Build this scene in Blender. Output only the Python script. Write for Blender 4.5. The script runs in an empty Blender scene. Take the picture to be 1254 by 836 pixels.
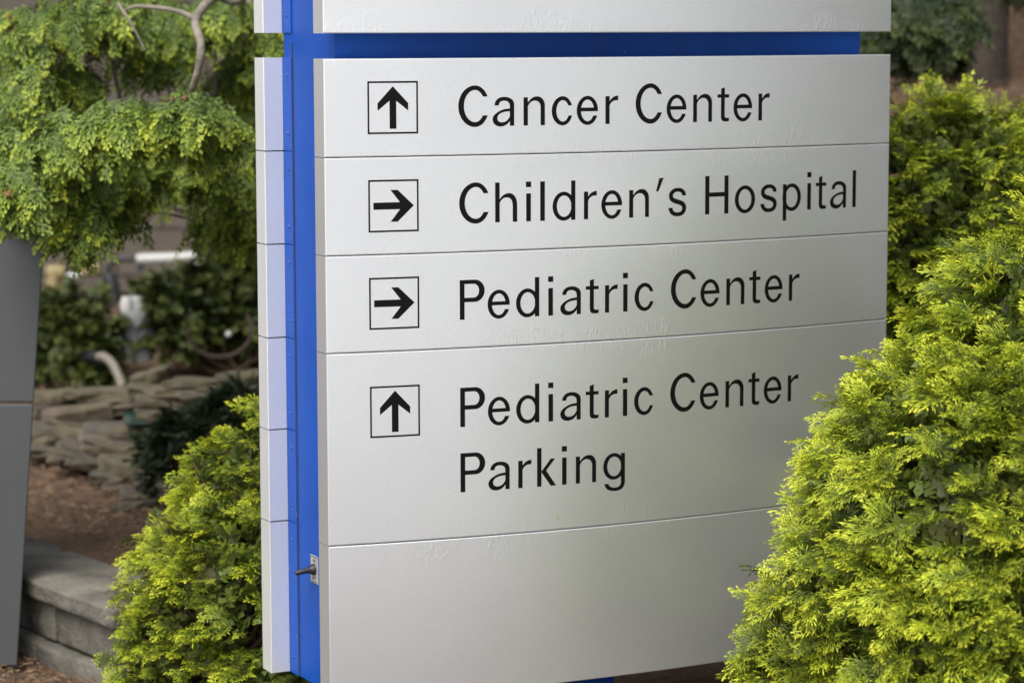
import bpy, math, random
import numpy as np
from mathutils import Vector, Matrix
from mathutils.geometry import delaunay_2d_cdt

C = bpy.context.scene.collection
SC = bpy.context.scene
ZO = 1.52                                   # height of the sign's upper panel edge above the ground at the sign

# ------------------------------------------------------------------ camera
F_PX, PITCH, YAW, ROLL = 3156.74, -0.121172, 0.282744, -0.001957
CAM = np.array([-1.0945, -5.1267, 0.0618 + ZO])
fwd = np.array([math.sin(YAW)*math.cos(PITCH), math.cos(YAW)*math.cos(PITCH), math.sin(PITCH)])
r0 = np.cross(fwd, [0, 0, 1.0]); r0 /= np.linalg.norm(r0); u0 = np.cross(r0, fwd)
RIGHT = r0*math.cos(ROLL) + u0*math.sin(ROLL)
UP = u0*math.cos(ROLL) - r0*math.sin(ROLL)
cam_d = bpy.data.cameras.new("camera")
cam = bpy.data.objects.new("camera", cam_d); C.objects.link(cam)
m = Matrix.Identity(4)
for i in range(3):
    m[i][0], m[i][1], m[i][2], m[i][3] = RIGHT[i], UP[i], -fwd[i], CAM[i]
cam.matrix_world = m
cam_d.sensor_width = 36; cam_d.lens = F_PX/1254*36
cam_d.clip_start = .1; cam_d.clip_end = 2000
cam_d.dof.use_dof = True; cam_d.dof.focus_distance = 5.36; cam_d.dof.aperture_fstop = 3.1
SC.camera = cam

# ------------------------------------------------------------------ light
W = bpy.data.worlds.new("World"); SC.world = W; W.use_nodes = True
SUN_EL, SUN_AZ = math.radians(53), math.radians(-138)      # azimuth from +Y, clockwise seen from above
nt = W.node_tree; bg = nt.nodes["Background"]
sky = nt.nodes.new("ShaderNodeTexSky"); sky.sky_type = 'NISHITA'; sky.sun_disc = False
sky.sun_elevation = SUN_EL; sky.sun_rotation = SUN_AZ
sky.air_density = 1.0; sky.dust_density = 4.0; sky.ozone_density = 1.0
hs = nt.nodes.new("ShaderNodeHueSaturation"); hs.inputs["Saturation"].default_value = .38
nt.links.new(sky.outputs[0], hs.inputs["Color"]); nt.links.new(hs.outputs[0], bg.inputs["Color"])
bg.inputs["Strength"].default_value = 0.15
sd = bpy.data.lights.new("sun", 'SUN'); sd.energy = 1.5; sd.angle = math.radians(38); sd.color = (1, .975, .93)
so = bpy.data.objects.new("sun", sd); C.objects.link(so)
sdir = Vector((math.sin(SUN_AZ)*math.cos(SUN_EL), math.cos(SUN_AZ)*math.cos(SUN_EL), math.sin(SUN_EL)))
so.rotation_euler = sdir.to_track_quat('Z', 'Y').to_euler()
SC.view_settings.view_transform = 'Standard'; SC.view_settings.look = 'None'
SC.view_settings.exposure = 0.72; SC.view_settings.gamma = 1

rng = np.random.default_rng(7); random.seed(7)

# ------------------------------------------------------------------ helpers
def ray(px, py):
    d = fwd + RIGHT*(px-627)/F_PX - UP*(py-418)/F_PX
    return d
def at(px, py, D): return CAM + ray(px, py)*D            # a point of the place at distance D
def onz(px, py, z):
    d = ray(px, py); return CAM + d*((z-CAM[2])/d[2])

def tag(o, label=None, cat=None, group=None, kind=None):
    for k, v in (('label', label), ('category', cat), ('group', group), ('kind', kind)):
        if v: o[k] = v
    return o
def empty(name, loc, label, cat, group=None):
    o = bpy.data.objects.new(name, None); C.objects.link(o); o.location = loc
    o.empty_display_size = .1
    return tag(o, label, cat, group)
def link(name, me, mat=None, parent=None, kind=None):
    o = bpy.data.objects.new(name, me); C.objects.link(o)
    if mat and not me.materials: me.materials.append(mat)
    if parent:
        o.parent = parent
        if parent.parent is None: o.matrix_parent_inverse = Matrix.Translation(-Vector(wloc(parent)))
    if kind: o['kind'] = kind
    return o
def wloc(o):
    v = Vector((0, 0, 0))
    p = o
    while p:                                              # every root is translated only
        if p.parent is None: v += p.location
        p = p.parent
    return v
def pymesh(name, V, Fs, smooth=False):
    me = bpy.data.meshes.new(name)
    me.from_pydata([tuple(map(float, v)) for v in V], [], [tuple(f) for f in Fs])
    if smooth: me.shade_smooth()
    me.update(); return me
def trimesh(name, V, T, attrs=None):
    me = bpy.data.meshes.new(name)
    V = np.ascontiguousarray(V, np.float32); T = np.ascontiguousarray(T, np.int32)
    me.vertices.add(len(V)); me.vertices.foreach_set('co', V.ravel())
    me.loops.add(T.size); me.loops.foreach_set('vertex_index', T.ravel())
    me.polygons.add(len(T)); me.polygons.foreach_set('loop_start', np.arange(0, T.size, 3, dtype=np.int32))
    for k, a in (attrs or {}).items():
        at_ = me.attributes.new(k, 'FLOAT', 'POINT'); at_.data.foreach_set('value', np.ascontiguousarray(a, np.float32))
    me.update(calc_edges=True); me.validate(); return me

class MB:
    """collects shapes for one mesh"""
    def __init__(s): s.v = []; s.f = []; s.sm = []
    def add(s, V, Fs, sm=False):
        b = len(s.v); s.v += [tuple(map(float, x)) for x in V]; s.f += [tuple(i+b for i in f) for f in Fs]; s.sm += [sm]*len(Fs)
    def box(s, c, size, R=None):
        h = np.array(size)/2; V = []
        for x in (-1, 1):
            for y in (-1, 1):
                for z in (-1, 1):
                    p = h*np.array([x, y, z]); V.append((R @ p if R is not None else p) + np.array(c))
        s.add(V, [(0, 1, 3, 2), (4, 6, 7, 5), (0, 4, 5, 1), (2, 3, 7, 6), (0, 2, 6, 4), (1, 5, 7, 3)])
    def tube(s, P, Rr, n=10, caps=True):
        P = [np.array(p, float) for p in P]
        if not hasattr(Rr, '__len__'): Rr = [Rr]*len(P)
        V = []; Fs = []; ref = None
        for i, p in enumerate(P):
            t = P[min(i+1, len(P)-1)] - P[max(i-1, 0)]; t = t/(np.linalg.norm(t)+1e-9)
            if ref is None:
                ref = np.cross(t, [0, 0, 1.0] if abs(t[2]) < .9 else [1.0, 0, 0])
            ref = ref - t*(ref @ t); ref /= np.linalg.norm(ref); b = np.cross(t, ref)
            for k in range(n):
                a = 2*math.pi*k/n; V.append(p + Rr[i]*(ref*math.cos(a) + b*math.sin(a)))
        for i in range(len(P)-1):
            for k in range(n):
                k2 = (k+1) % n; Fs.append((i*n+k, i*n+k2, (i+1)*n+k2, (i+1)*n+k))
        s.add(V, Fs, True)
        if caps:
            s.add(V[:n], [tuple(range(n))[::-1]]); s.add(V[-n:], [tuple(range(n))])
    def mesh(s, name):
        me = bpy.data.meshes.new(name); me.from_pydata(s.v, [], s.f)
        me.polygons.foreach_set('use_smooth', s.sm); me.update(); return me

def bez(pts, n=12):
    """Catmull-Rom through points"""
    P = [np.array(p, float) for p in pts]; P = [2*P[0]-P[1]] + P + [2*P[-1]-P[-2]]
    out = []
    for i in range(1, len(P)-2):
        a, b, c, d = P[i-1:i+3]
        for t in np.linspace(0, 1, n, endpoint=False):
            out.append(.5*((2*b) + (c-a)*t + (2*a-5*b+4*c-d)*t*t + (3*b-a-3*c+d)*t**3))
    out.append(P[-2]); return out

# ------------------------------------------------------------------ materials
def mat(name):
    M = bpy.data.materials.new(name); M.use_nodes = True
    return M, M.node_tree, M.node_tree.nodes["Principled BSDF"]
def N(nt, t, **kw):
    n = nt.nodes.new(t)
    for k, v in kw.items():
        if k in n.inputs: n.inputs[k].default_value = v
        else: setattr(n, k, v)
    return n
def ramp(nt, fac, stops):
    n = nt.nodes.new("ShaderNodeValToRGB")
    el = n.color_ramp.elements
    while len(el) < len(stops): el.new(.5)
    for e, (p, c) in zip(el, stops): e.position = p; e.color = (*c, 1)
    nt.links.new(fac, n.inputs[0]); return n.outputs[0]
def math_(nt, op, a, b=None, clamp=False):
    n = nt.nodes.new("ShaderNodeMath"); n.operation = op; n.use_clamp = clamp
    for i, x in enumerate((a, b)):
        if x is None: continue
        if isinstance(x, (int, float)): n.inputs[i].default_value = x
        else: nt.links.new(x, n.inputs[i])
    return n.outputs[0]
def noise(nt, scale, detail=4, vec=None, rough=.55, dist=0):
    n = N(nt, "ShaderNodeTexNoise", Scale=scale, Detail=detail, Roughness=rough, Distortion=dist)
    if vec is None:
        tc = nt.nodes.new("ShaderNodeTexCoord"); vec = tc.outputs["Object"]
    nt.links.new(vec, n.inputs["Vector"]); return n.outputs["Fac"]
def bump(nt, bs, h, strength=.5, dist=.01):
    b = N(nt, "ShaderNodeBump", Strength=strength, Distance=dist)
    nt.links.new(h, b.inputs["Height"]); nt.links.new(b.outputs[0], bs.inputs["Normal"]); return b
def simple(name, col, rough=.6, metal=0, var=.25, scale=6, bs_=.0, bscale=40, bdist=.01):
    M, nt, b = mat(name)
    c = np.array(col)
    f = noise(nt, scale, 6)
    nt.links.new(ramp(nt, f, [(.3, c*(1-var)), (.7, np.minimum(c*(1+var), 1))]), b.inputs["Base Color"])
    b.inputs["Roughness"].default_value = rough; b.inputs["Metallic"].default_value = metal
    if bs_: bump(nt, b, noise(nt, bscale, 5), bs_, bdist)
    return M

# sign paint: satin silver-white, blistered along the panel joints, a little grime at the edges
def sign_paint(name, metal):
    M, nt, b = mat(name)
    uv = nt.nodes.new("ShaderNodeUVMap"); uv.uv_map = "sheet"
    sp = nt.nodes.new("ShaderNodeSeparateXYZ"); nt.links.new(uv.outputs[0], sp.inputs[0])
    uv2 = nt.nodes.new("ShaderNodeUVMap"); uv2.uv_map = "sheet_top"
    sp2 = nt.nodes.new("ShaderNodeSeparateXYZ"); nt.links.new(uv2.outputs[0], sp2.inputs[0])
    ed = math_(nt, 'MINIMUM', sp.outputs[1], sp2.outputs[1])            # metres from the nearest joint
    tc = nt.nodes.new("ShaderNodeTexCoord"); ob = tc.outputs["Object"]
    mp = N(nt, "ShaderNodeMapping"); nt.links.new(ob, mp.inputs[0]); mp.inputs["Rotation"].default_value = (0, .75, 0); mp.inputs["Scale"].default_value = (1, 1, .38)
    patch = noise(nt, 5.5, 3, ob)
    reach = math_(nt, 'MULTIPLY', math_(nt, 'SUBTRACT', patch, .44), .26)
    msk = math_(nt, 'MULTIPLY', math_(nt, 'SUBTRACT', reach, ed), 60, True)
    bl = noise(nt, 150, 3, mp.outputs[0], .6, .8)
    bl = math_(nt, 'MULTIPLY', math_(nt, 'SUBTRACT', bl, .5), 5, True)
    blis = math_(nt, 'MULTIPLY', bl, msk)
    fine = noise(nt, 420, 2, ob)
    wav = noise(nt, 3, 2, ob)
    h = math_(nt, 'ADD', math_(nt, 'MULTIPLY', blis, 1.0), math_(nt, 'ADD', math_(nt, 'MULTIPLY', fine, .07), math_(nt, 'MULTIPLY', wav, .3)))
    bump(nt, b, h, .38, .0009)
    f = noise(nt, 2.2, 5, ob)
    base = ramp(nt, f, [(.35, (.755, .765, .78)), (.65, (.80, .81, .82))])
    sc_ = noise(nt, 260, 2, ob)
    mx = N(nt, "ShaderNodeMix", data_type='RGBA', blend_type='MULTIPLY')
    mx.inputs[0].default_value = 1
    nt.links.new(base, mx.inputs[6])
    nt.links.new(ramp(nt, sc_, [(.2, (.93, .93, .93)), (.6, (1, 1, 1))]), mx.inputs[7])
    nt.links.new(mx.outputs[2], b.inputs["Base Color"])
    b.inputs["Metallic"].default_value = metal; b.inputs["Roughness"].default_value = .40
    return M
M_SIGN = sign_paint("silver_white_paint", .79); M_REAR = sign_paint("lightened_rear_paint", .48)  # rear is the same paint, made less metallic to look brighter
def blue_paint():
    M, nt, b = mat("blue_paint")
    f = noise(nt, 7, 5)
    nt.links.new(ramp(nt, f, [(.3, (.004, .060, .34)), (.7, (.006, .073, .39))]), b.inputs["Base Color"])
    b.inputs["Roughness"].default_value = .42; b.inputs["Specular IOR Level"].default_value = .2
    base = b.inputs["Base Color"].links[0].from_socket
    tcw = nt.nodes.new("ShaderNodeTexCoord"); mpw = N(nt, "ShaderNodeMapping"); nt.links.new(tcw.outputs["Object"], mpw.inputs[0]); mpw.inputs["Scale"].default_value = (1, 1, .22)
    chip = math_(nt, 'MULTIPLY', math_(nt, 'SUBTRACT', noise(nt, 130, 3, mpw.outputs[0], .7), .70), 18, True)
    dirt = math_(nt, 'MULTIPLY', math_(nt, 'SUBTRACT', noise(nt, 16, 5, mpw.outputs[0], .65), .52), 1.6, True)
    m1 = N(nt, "ShaderNodeMix", data_type='RGBA'); nt.links.new(dirt, m1.inputs[0]); nt.links.new(base, m1.inputs[6]); m1.inputs[7].default_value = (.03, .06, .20, 1)
    m2 = N(nt, "ShaderNodeMix", data_type='RGBA'); nt.links.new(chip, m2.inputs[0]); nt.links.new(m1.outputs[2], m2.inputs[6]); m2.inputs[7].default_value = (.25, .29, .38, 1)
    nt.links.new(m2.outputs[2], b.inputs["Base Color"])
    bump(nt, b, noise(nt, 300, 2), .25, .0006)
    return M
M_BLUE = blue_paint()
M_BLACK = simple("black_lettering", (.004, .004, .004), .55, 0, .2, 60); M_BLACK.node_tree.nodes["Principled BSDF"].inputs["Specular IOR Level"].default_value = .12
M_RUBBER = simple("black_rubber", (.018, .019, .021), .5, 0, .3, 60)
M_PLATE = simple("brushed_plate", (.55, .55, .53), .35, .5, .1, 80)
M_GAP = simple("dirty_gap", (.03, .028, .024), .8, 0, .5, 90)
M_SCREW = simple("painted_screw", (.012, .06, .26), .35, 0, .3, 200)
M_FLECK = simple("yellow_leaf_bit", (.45, .36, .05), .7, 0, .2, 200)

# ------------------------------------------------------------------ ground
def sdist(P, A, Bp):
    d = (Bp-A)/np.linalg.norm(Bp-A); return (P[..., 0]-A[0])*(-d[1]) + (P[..., 1]-A[1])*d[0], (P[..., 0]-A[0])*d[0] + (P[..., 1]-A[1])*d[1]
WZ = .215
wa, wb = onz(35, 702, WZ)[:2], onz(124, 735, WZ)[:2]
wd = (wb-wa)/np.linalg.norm(wb-wa)
WALL_A, WALL_B = wa - wd*1.6, wb + wd*.10           # front top edge of the low block wall
wn = np.array([-wd[1], wd[0]]);  wn = wn if wn @ fwd[:2] > 0 else -wn
ghf = np.array([math.sin(YAW), math.cos(YAW)]); ghr = np.array([math.cos(YAW), -math.sin(YAW)])
def sst(a, b, x): t = np.clip((x-a)/(b-a), 0, 1); return t*t*(3-2*t)
def H(x, y):
    x = np.asarray(x, float); y = np.asarray(y, float)
    dx, dy = x-CAM[0], y-CAM[1]
    dd = dx*ghf[0]+dy*ghf[1]; ll = dx*ghr[0]+dy*ghr[1]
    s = (x-WALL_A[0])*wn[0] + (y-WALL_A[1])*wn[1]
    along = (x-WALL_A[0])*wd[0] + (y-WALL_A[1])*wd[1]
    L = np.linalg.norm(WALL_B-WALL_A)
    inw = sst(-.4, 0., along)*(1-sst(L, L+.5, along))
    left = inw*np.where(s > .14, .19, 0) + (1-inw)*.19*sst(6.4, 7.3, dd)
    ln = np.clip(8.4-2.27*(ll+1.51), 7.0, 9.2)
    left = left + .115*sst(0, 1, (dd-ln-.5)/(np.maximum(ln+.95, 9.15)-ln-.5)) + .02*sst(6.8, 8.4, dd) + .1*sst(9.5, 13, dd)
    right = 1.30*sst(6.6, 9.9, dd) + 1.5*sst(9.5, 14, dd)
    w = sst(-.35, .75, ll)
    z = left*(1-w) + right*w
    z = z*(1-.0*dd)
    return z + .012*np.sin(x*5.1+y*2.3) + .010*np.sin(y*7.7-x*3.9)
ax = np.concatenate([-np.geomspace(400, 6.2, 22), np.arange(-6, 8.01, .075), np.geomspace(8.2, 400, 22)])
ay = np.concatenate([-np.geomspace(400, 4.2, 22), np.arange(-4, 12.01, .075), np.geomspace(12.3, 400, 22)])
GX, GY = np.meshgrid(ax, ay, indexing='ij')
near = (np.abs(GX) < 12) & (np.abs(GY) < 16)
GZ = H(GX, GY)
GZ += np.where(near, rng.normal(0, .005, GX.shape), 0)
nx, ny = len(ax), len(ay)
idx = np.arange(nx*ny).reshape(nx, ny)
q = np.stack([idx[:-1, :-1], idx[1:, :-1], idx[1:, 1:], idx[:-1, 1:]], -1).reshape(-1, 4)
T = np.concatenate([q[:, [0, 1, 2]], q[:, [0, 2, 3]]])
Mg, ntg, bgm = mat("bark_mulch")
f1 = noise(ntg, 55, 8, None, .7); f2 = noise(ntg, 4, 5)
mixf = math_(ntg, 'ADD', math_(ntg, 'MULTIPLY', f1, .75), math_(ntg, 'MULTIPLY', f2, .3))
ntg.links.new(ramp(ntg, mixf, [(.30, (0.032, 0.016, 0.007)), (.5, (0.128, 0.074, 0.040)), (.64, (0.207, 0.128, 0.072)), (.75, (0.305, 0.207, 0.132))]), bgm.inputs["Base Color"])
bgm.inputs["Roughness"].default_value = .95
bump(ntg, bgm, f1, 1.0, .03)
g = trimesh("ground", np.stack([GX, GY, GZ], -1).reshape(-1, 3), T)
g.shade_smooth()
tag(link("ground", g, Mg), "brown bark mulch ground sloping up behind the sign", None, None, 'structure')

# loose bark chips and needles on the mulch in view
def strands(n, region, lmin, lmax, wmin, wmax, name, material, label):
    V = []; Tt = []
    P = region(n); n = len(P)
    ang = rng.uniform(0, 2*math.pi, n); L = rng.uniform(lmin, lmax, n); w = rng.uniform(wmin, wmax, n)
    til = rng.normal(0, .25, n)
    d = np.stack([np.cos(ang)*np.cos(til), np.sin(ang)*np.cos(til), np.sin(til)], -1)
    s = np.stack([-np.sin(ang), np.cos(ang), rng.normal(0, .3, n)], -1)
    c = np.stack([P[:, 0], P[:, 1], H(P[:, 0], P[:, 1]) + rng.uniform(.002, .022, n)], -1)
    top = c + np.array([0, 0, 1])*(w*.7)[:, None]
    V = np.stack([c-d*L[:, None]/2-s*w[:, None]/2, c+d*L[:, None]/2-s*w[:, None]/2, c+d*L[:, None]/2+s*w[:, None]/2, c-d*L[:, None]/2+s*w[:, None]/2, top-d*L[:, None]*.45, top+d*L[:, None]*.45], 1)
    tt = np.array([[0, 1, 5], [0, 5, 4], [2, 3, 4], [2, 4, 5]])
    Tt = (np.arange(n)[:, None, None]*6 + tt[None]).reshape(-1, 3)
    me = trimesh(name, V.reshape(-1, 3), Tt, {'rnd': np.repeat(rng.random(n), 6)})
    tag(link(name, me, material), label, None, None, 'stuff')
Mc, ntc, bc = mat("bark_chips")
an = ntc.nodes.new("ShaderNodeAttribute"); an.attribute_name = "rnd"
ntc.links.new(ramp(ntc, an.outputs["Fac"], [(0, (0.049, 0.024, 0.012)), (.5, (0.132, 0.076, 0.041)), (.85, (0.207, 0.132, 0.077)), (1, (0.317, 0.226, 0.144))]), bc.inputs["Base Color"])
bc.inputs["Roughness"].default_value = .9
def reg(n):
    a = n//2
    dd = rng.uniform(5.6, 8.6, a); px = rng.uniform(-60, 420, a); l = (px-627)/F_PX*dd
    d2 = rng.uniform(7, 12, n-a); p2 = rng.uniform(1060, 1320, n-a); l2 = (p2-627)/F_PX*d2
    D = np.concatenate([dd, d2]); Lr = np.concatenate([l, l2])
    P = CAM[:2] + D[:, None]*ghf + Lr[:, None]*ghr
    s = (P-WALL_A) @ wn
    return P[(s < -.02) | (s > .34)]
strands(26000, reg, .008, .030, .0012, .0035, "bark_chips", Mc, "loose bark chips and needles over the mulch bed")

M_CONC = simple("pale_concrete", (.42, .425, .42), .9, 0, .12, 3, .3, 80, .003)
mb = MB(); mb.box((0, -16.6, -.03), (120, 29.6, .17)); tag(link("pavement", mb.mesh("pavement"), M_CONC), "pale concrete pavement in front of the sign bed", None, None, 'structure')

# ------------------------------------------------------------------ the sign
KC, SW = 0.26145944, 1.38847                        # curvature and arc width of the convex face
TH = KC*SW/2
HV = np.array([math.cos(TH), math.sin(TH)]); EV = np.array([-math.sin(TH), math.cos(TH)])
CH = 2/KC*math.sin(TH); D1, OX, YB, TT = .0537, .0465, .335, .3884
def arcp(s): return np.stack([np.sin(KC*s)/KC, (1-np.cos(KC*s))/KC], -1)
def ab(a, b): return a*HV + b*EV
def toab(p): return np.stack([p @ HV, p @ EV], -1)
SROOT_XY = ab(CH/2, TT/2)
sign = empty("wayfinding_sign", (SROOT_XY[0], SROOT_XY[1], 0.0), "large silver and blue hospital wayfinding sign with black lettering and arrows", "sign")

def ring(outer, inner, y0=None, y1=None, n=26, start=0, end=360):
    """strip between two ovals (xl, xr, yb, yt, cx); optionally opened on the right between heights y0 (top) and y1 (bottom)"""
    def pt(o, t):
        xl, xr, yb, yt, cx = o; c = math.cos(t)
        return (cx + ((xr-cx) if c > 0 else (cx-xl))*c, (yb+yt)/2 + (yt-yb)/2*math.sin(t))
    def rngs(o):
        cy, ry = (o[2]+o[3])/2, (o[3]-o[2])/2
        a0 = math.radians(start) if y0 is None else math.asin(max(-1, min(1, (y0-cy)/ry)))
        a1 = math.radians(end) if y1 is None else 2*math.pi + math.asin(max(-1, min(1, (y1-cy)/ry)))
        return a0, a1
    oa, ia = rngs(outer), rngs(inner); out = []
    for i in range(n):
        t0, t1 = i/n, (i+1)/n
        out.append([pt(outer, oa[0]+(oa[1]-oa[0])*t0), pt(outer, oa[0]+(oa[1]-oa[0])*t1),
                    pt(inner, ia[0]+(ia[1]-ia[0])*t1), pt(inner, ia[0]+(ia[1]-ia[0])*t0)])
    return out
def rect(x0, y0, x1, y1): return [(x0, y0), (x1, y0), (x1, y1), (x0, y1)]
def cr(pts, n=4): return [tuple(p) for p in bez(pts, n)]
def strip(A, B):
    return [[A[i], A[i+1], B[i+1], B[i]] for i in range(len(A)-1)]
def stroke(pts, wid, n=4):
    P = np.array(bez(pts, n)); w = np.array([x[0] for x in bez([(a, 0) for a in wid], n)])
    t = np.gradient(P, axis=0); t /= np.linalg.norm(t, axis=1)[:, None]
    t[0] = (0, math.copysign(1, t[0][1])); t[-1] = (0, math.copysign(1, t[-1][1]))
    nn = np.stack([-t[:, 1], t[:, 0]], -1)
    A = P + nn*w[:, None]/2; B = P - nn*w[:, None]/2
    return strip([tuple(a) for a in A], [tuple(b) for b in B])
def arch(x1, st, x2):
    """shoulder of n and h"""
    o = cr([(st-.3, 46.5), (15, 53.2), (22, 57.7), (30, 59.3), (38, 57.7), (44.3, 52), (47.6, 44.5), (x2, 36)])
    i = cr([(st-.3, 38.6), (12.2, 44), (17.5, 49), (24.6, 51.2), (32, 49.8), (36.6, 45.2), (38.4, 40), (x1, 34)])
    k = min(len(o), len(i)); return strip(o[:k], i[:k]) + [rect(x1, 0, x2, 36), [(x1, 34), (x2, 36), (x2, 30), (x1, 30)]]
GL = {
 'C': ring((0, 67.6, -1.4, 83.4, 36.6), (11.8, 57.8, 8.0, 74.6, 36.8), 61, 21.6, 30),
 'c': ring((0, 47.9, -1.3, 59, 25.2), (10.2, 40.0, 6.2, 51.3, 25.6), 40.2, 18.6, 26),
 'e': ring((0, 49.4, -1.3, 59, 25.4), (9.4, 40.4, 5.9, 51.7, 25.4), 27.4, 17.6, 30) + [rect(8.6, 27.2, 49.2, 34.4)],
 'o': ring((0, 54.2, -1.3, 59, 27.1), (10.1, 44.1, 6.3, 51.4, 27.1), n=36),
 'd': ring((0, 51.6, -1.3, 59, 25.6), (9.6, 43.6, 6.2, 51.6, 26.3), n=34) + [rect(43, 0, 52.6, 82)],
 'p': ring((-1, 50.6, -1.3, 59, 25), (7.2, 41, 6.2, 51.6, 24.4), n=34) + [rect(0, -21.8, 9.8, 57.7)],
 'g': ring((0, 51.4, 1.8, 59, 25.6), (9.4, 43.4, 8.8, 51.8, 26.2), n=34) + [rect(42.9, -6, 52.5, 57.7)]
      + strip(cr([(52.5, -6), (51, -12.5), (46, -18.8), (38, -22.2), (28, -23), (17, -21.6), (9, -17.5), (4.4, -11.8), (3, -6.8)]),
              cr([(42.9, -6), (42, -9.8), (39.5, -13.2), (34.5, -15.4), (28, -16), (21, -15.2), (16.4, -12.8), (13.6, -9.8), (12.8, -6.8)])),
 'n': [rect(0, 0, 9.4, 57.7)] + arch(38.7, 9.4, 48.0),
 'h': [rect(0, 0, 9.6, 82)] + arch(39.3, 9.6, 48.9),
 'r': [rect(0, 0, 9.5, 57.7)] + strip(cr([(9.2, 46.5), (13, 51.5), (18.5, 55.8), (24, 57.9), (30, 58.6)]), cr([(9.2, 37.5), (12, 42.8), (16.4, 46.9), (22, 49.2), (29.7, 49.5)])),
 'i': [rect(0, 0, 10.2, 57.7), rect(-.6, 71.2, 10.9, 82.3)],
 'l': [rect(0, 0, 10.2, 82)],
 't': [rect(0, 51, 30.2, 57.7), [(9.4, 10), (18.8, 10), (18.8, 72.6), (9.4, 69.8)]]
      + strip(cr([(9.4, 12), (10.0, 6), (12.2, 2.2), (16.5, .2), (22, -.5), (29.8, .3)]), cr([(18.8, 13), (19.0, 10.4), (20.0, 8.4), (22, 7.2), (25, 6.9), (30.4, 7.0)])),
 'k': [rect(0, 0, 9.8, 82), [(9.4, 31.2), (31.7, 0), (43.3, 0), (20.6, 33)], [(9.4, 31.2), (20.6, 33), (41.4, 57.7), (31.5, 57.7)]],
 's': stroke([(39.3, 42.8), (37.6, 49.2), (31.5, 54), (23.4, 55.2), (14.8, 53.8), (8.2, 48.8), (6.2, 42.2), (8.6, 36), (15, 32), (22.5, 29.7), (30, 27.3), (36.4, 23.8), (39.9, 17.3), (38, 9.4), (32.3, 4.2), (23, 2.6), (14, 4.1), (7.6, 9.4), (5.0, 16.8)],
             [9.4, 8.8, 8, 7.6, 8, 9, 9.7, 9.7, 9.4, 9.4, 9.4, 9.7, 9.8, 9.3, 8.3, 7.7, 8.2, 9, 10]),
 'P': [rect(0, 0, 10, 82)] + strip([(9.8, 82), (33, 82)] + [(33+21.7*math.sin(a), 59.1+22.9*math.cos(a)) for a in np.linspace(0, math.pi, 20)][1:] + [(9.8, 36.2)],
                               [(9.8, 74), (31, 74)] + [(31+11.6*math.sin(a), 59.4+14.6*math.cos(a)) for a in np.linspace(0, math.pi, 20)][1:] + [(9.8, 44.8)]),
 'H': [rect(0, 0, 10.6, 82), rect(50, 0, 60.6, 82), rect(10, 37.6, 50.6, 46.4)],
 "'": [[(7.9, 81.2), (18.4, 81.6), (6.2, 54), (0, 53.6)]],
 'a': [rect(38.4, 0, 47.7, 45)]
      + strip(cr([(4.2, 42.3), (6.2, 49.5), (10.5, 54.6), (17, 58), (25.8, 59.1), (35, 58), (42, 54.4), (46.4, 49.4), (47.7, 42)]),
              cr([(13.4, 42.3), (14.6, 46.6), (17, 49.6), (20.6, 51.4), (25.4, 51.8), (30.6, 51.2), (35, 48.8), (37.6, 45), (38.4, 39.5)]))
      + strip(cr([(39, 35.3), (28, 34.2), (18, 31.3), (8.2, 26), (2.4, 20.6), (0, 14.3), (2, 6.4), (8, .9), (17.7, -1.3), (27, .6), (34, 5), (39, 11)]),
              cr([(39, 30.1), (28, 29.2), (20, 27), (14.6, 24), (11.4, 20.2), (10.2, 16.2), (11, 11.4), (14.8, 8), (21.2, 6.7), (29, 8.7), (34.6, 13.4), (39, 20)])),
}
BASE = [-140.6, -340.4, -540.4, -765.2, -903.2]
ROWS = [
 (1, -140.6, "CancerCenter", [284.6, 359.9, 429.1, 493.1, 550.9, 618.4, 690.7, 766.8, 833.6, 895.8, 937.8, 1004.6]),
 (2, -340.0, "Children'sHospital", [285.6, 365.1, 434.8, 466.7, 495, 568, 609, 676, 741.6, 772.5, 865.8, 943.4, 1012.2, 1074, 1143, 1167, 1209, 1276]),
 (3, -540.2, "PediatricCenter", [286, 347.5, 411.4, 485.3, 513, 572.7, 618.5, 662.2, 689.8, 780, 855.4, 923, 984, 1026.2, 1093.6]),
 (4, -765.3, "PediatricCenter", [286, 347.5, 411.4, 485.6, 513, 572.9, 618.7, 662.4, 689.8, 779.8, 855.4, 923, 984.2, 1026.5, 1093.6]),
 (4, -903.2, "Parking", [286, 348.1, 415.8, 459.1, 517.3, 549.7, 615.1]),
]
AUP = [(0, 42.8), (31.7, 8.5), (31.6, -6), (6.8, 14), (7, -42.6), (-7, -42.8), (-7.2, 14), (-32.4, -6), (-32.8, 8.7)]
AUP = [(0, 42.8), (32.2, 8.6), (32.2, -6), (6.9, 14.2), (6.9, -42.7), (-6.9, -42.7), (-6.9, 14.2), (-32.2, -6), (-32.2, 8.6)]
ART = [(y, -x) for x, y in AUP]
BOX = [(1, -100.1, AUP), (2, -300.3, ART), (3, -500.3, ART), (4, -724.9, AUP)]

def panel_pos(back):
    def pos(s, z, dep):                              # s, z in mm; dep in metres behind the face
        p = arcp(np.asarray(s)/1000.0)
        if back:
            q = toab(p); p = ab1(q[..., 0], TT - q[..., 1])
            p = p - np.asarray(dep)[..., None]*EV
        else:
            p = p + np.asarray(dep)[..., None]*EV
        return np.concatenate([p, np.asarray(z)[..., None]/1000.0 + ZO], -1)
    def nrm(s):
        a = KC*np.asarray(s)/1000.0
        n = np.stack([np.sin(a), -np.cos(a)], -1)
        if back:
            q = toab(n); n = ab1(q[..., 0], -q[..., 1])
        return np.concatenate([n, np.zeros(n.shape[:-1]+(1,))], -1)
    return pos, nrm
def ab1(a, b): return a[..., None]*HV + b[..., None]*EV

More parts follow.
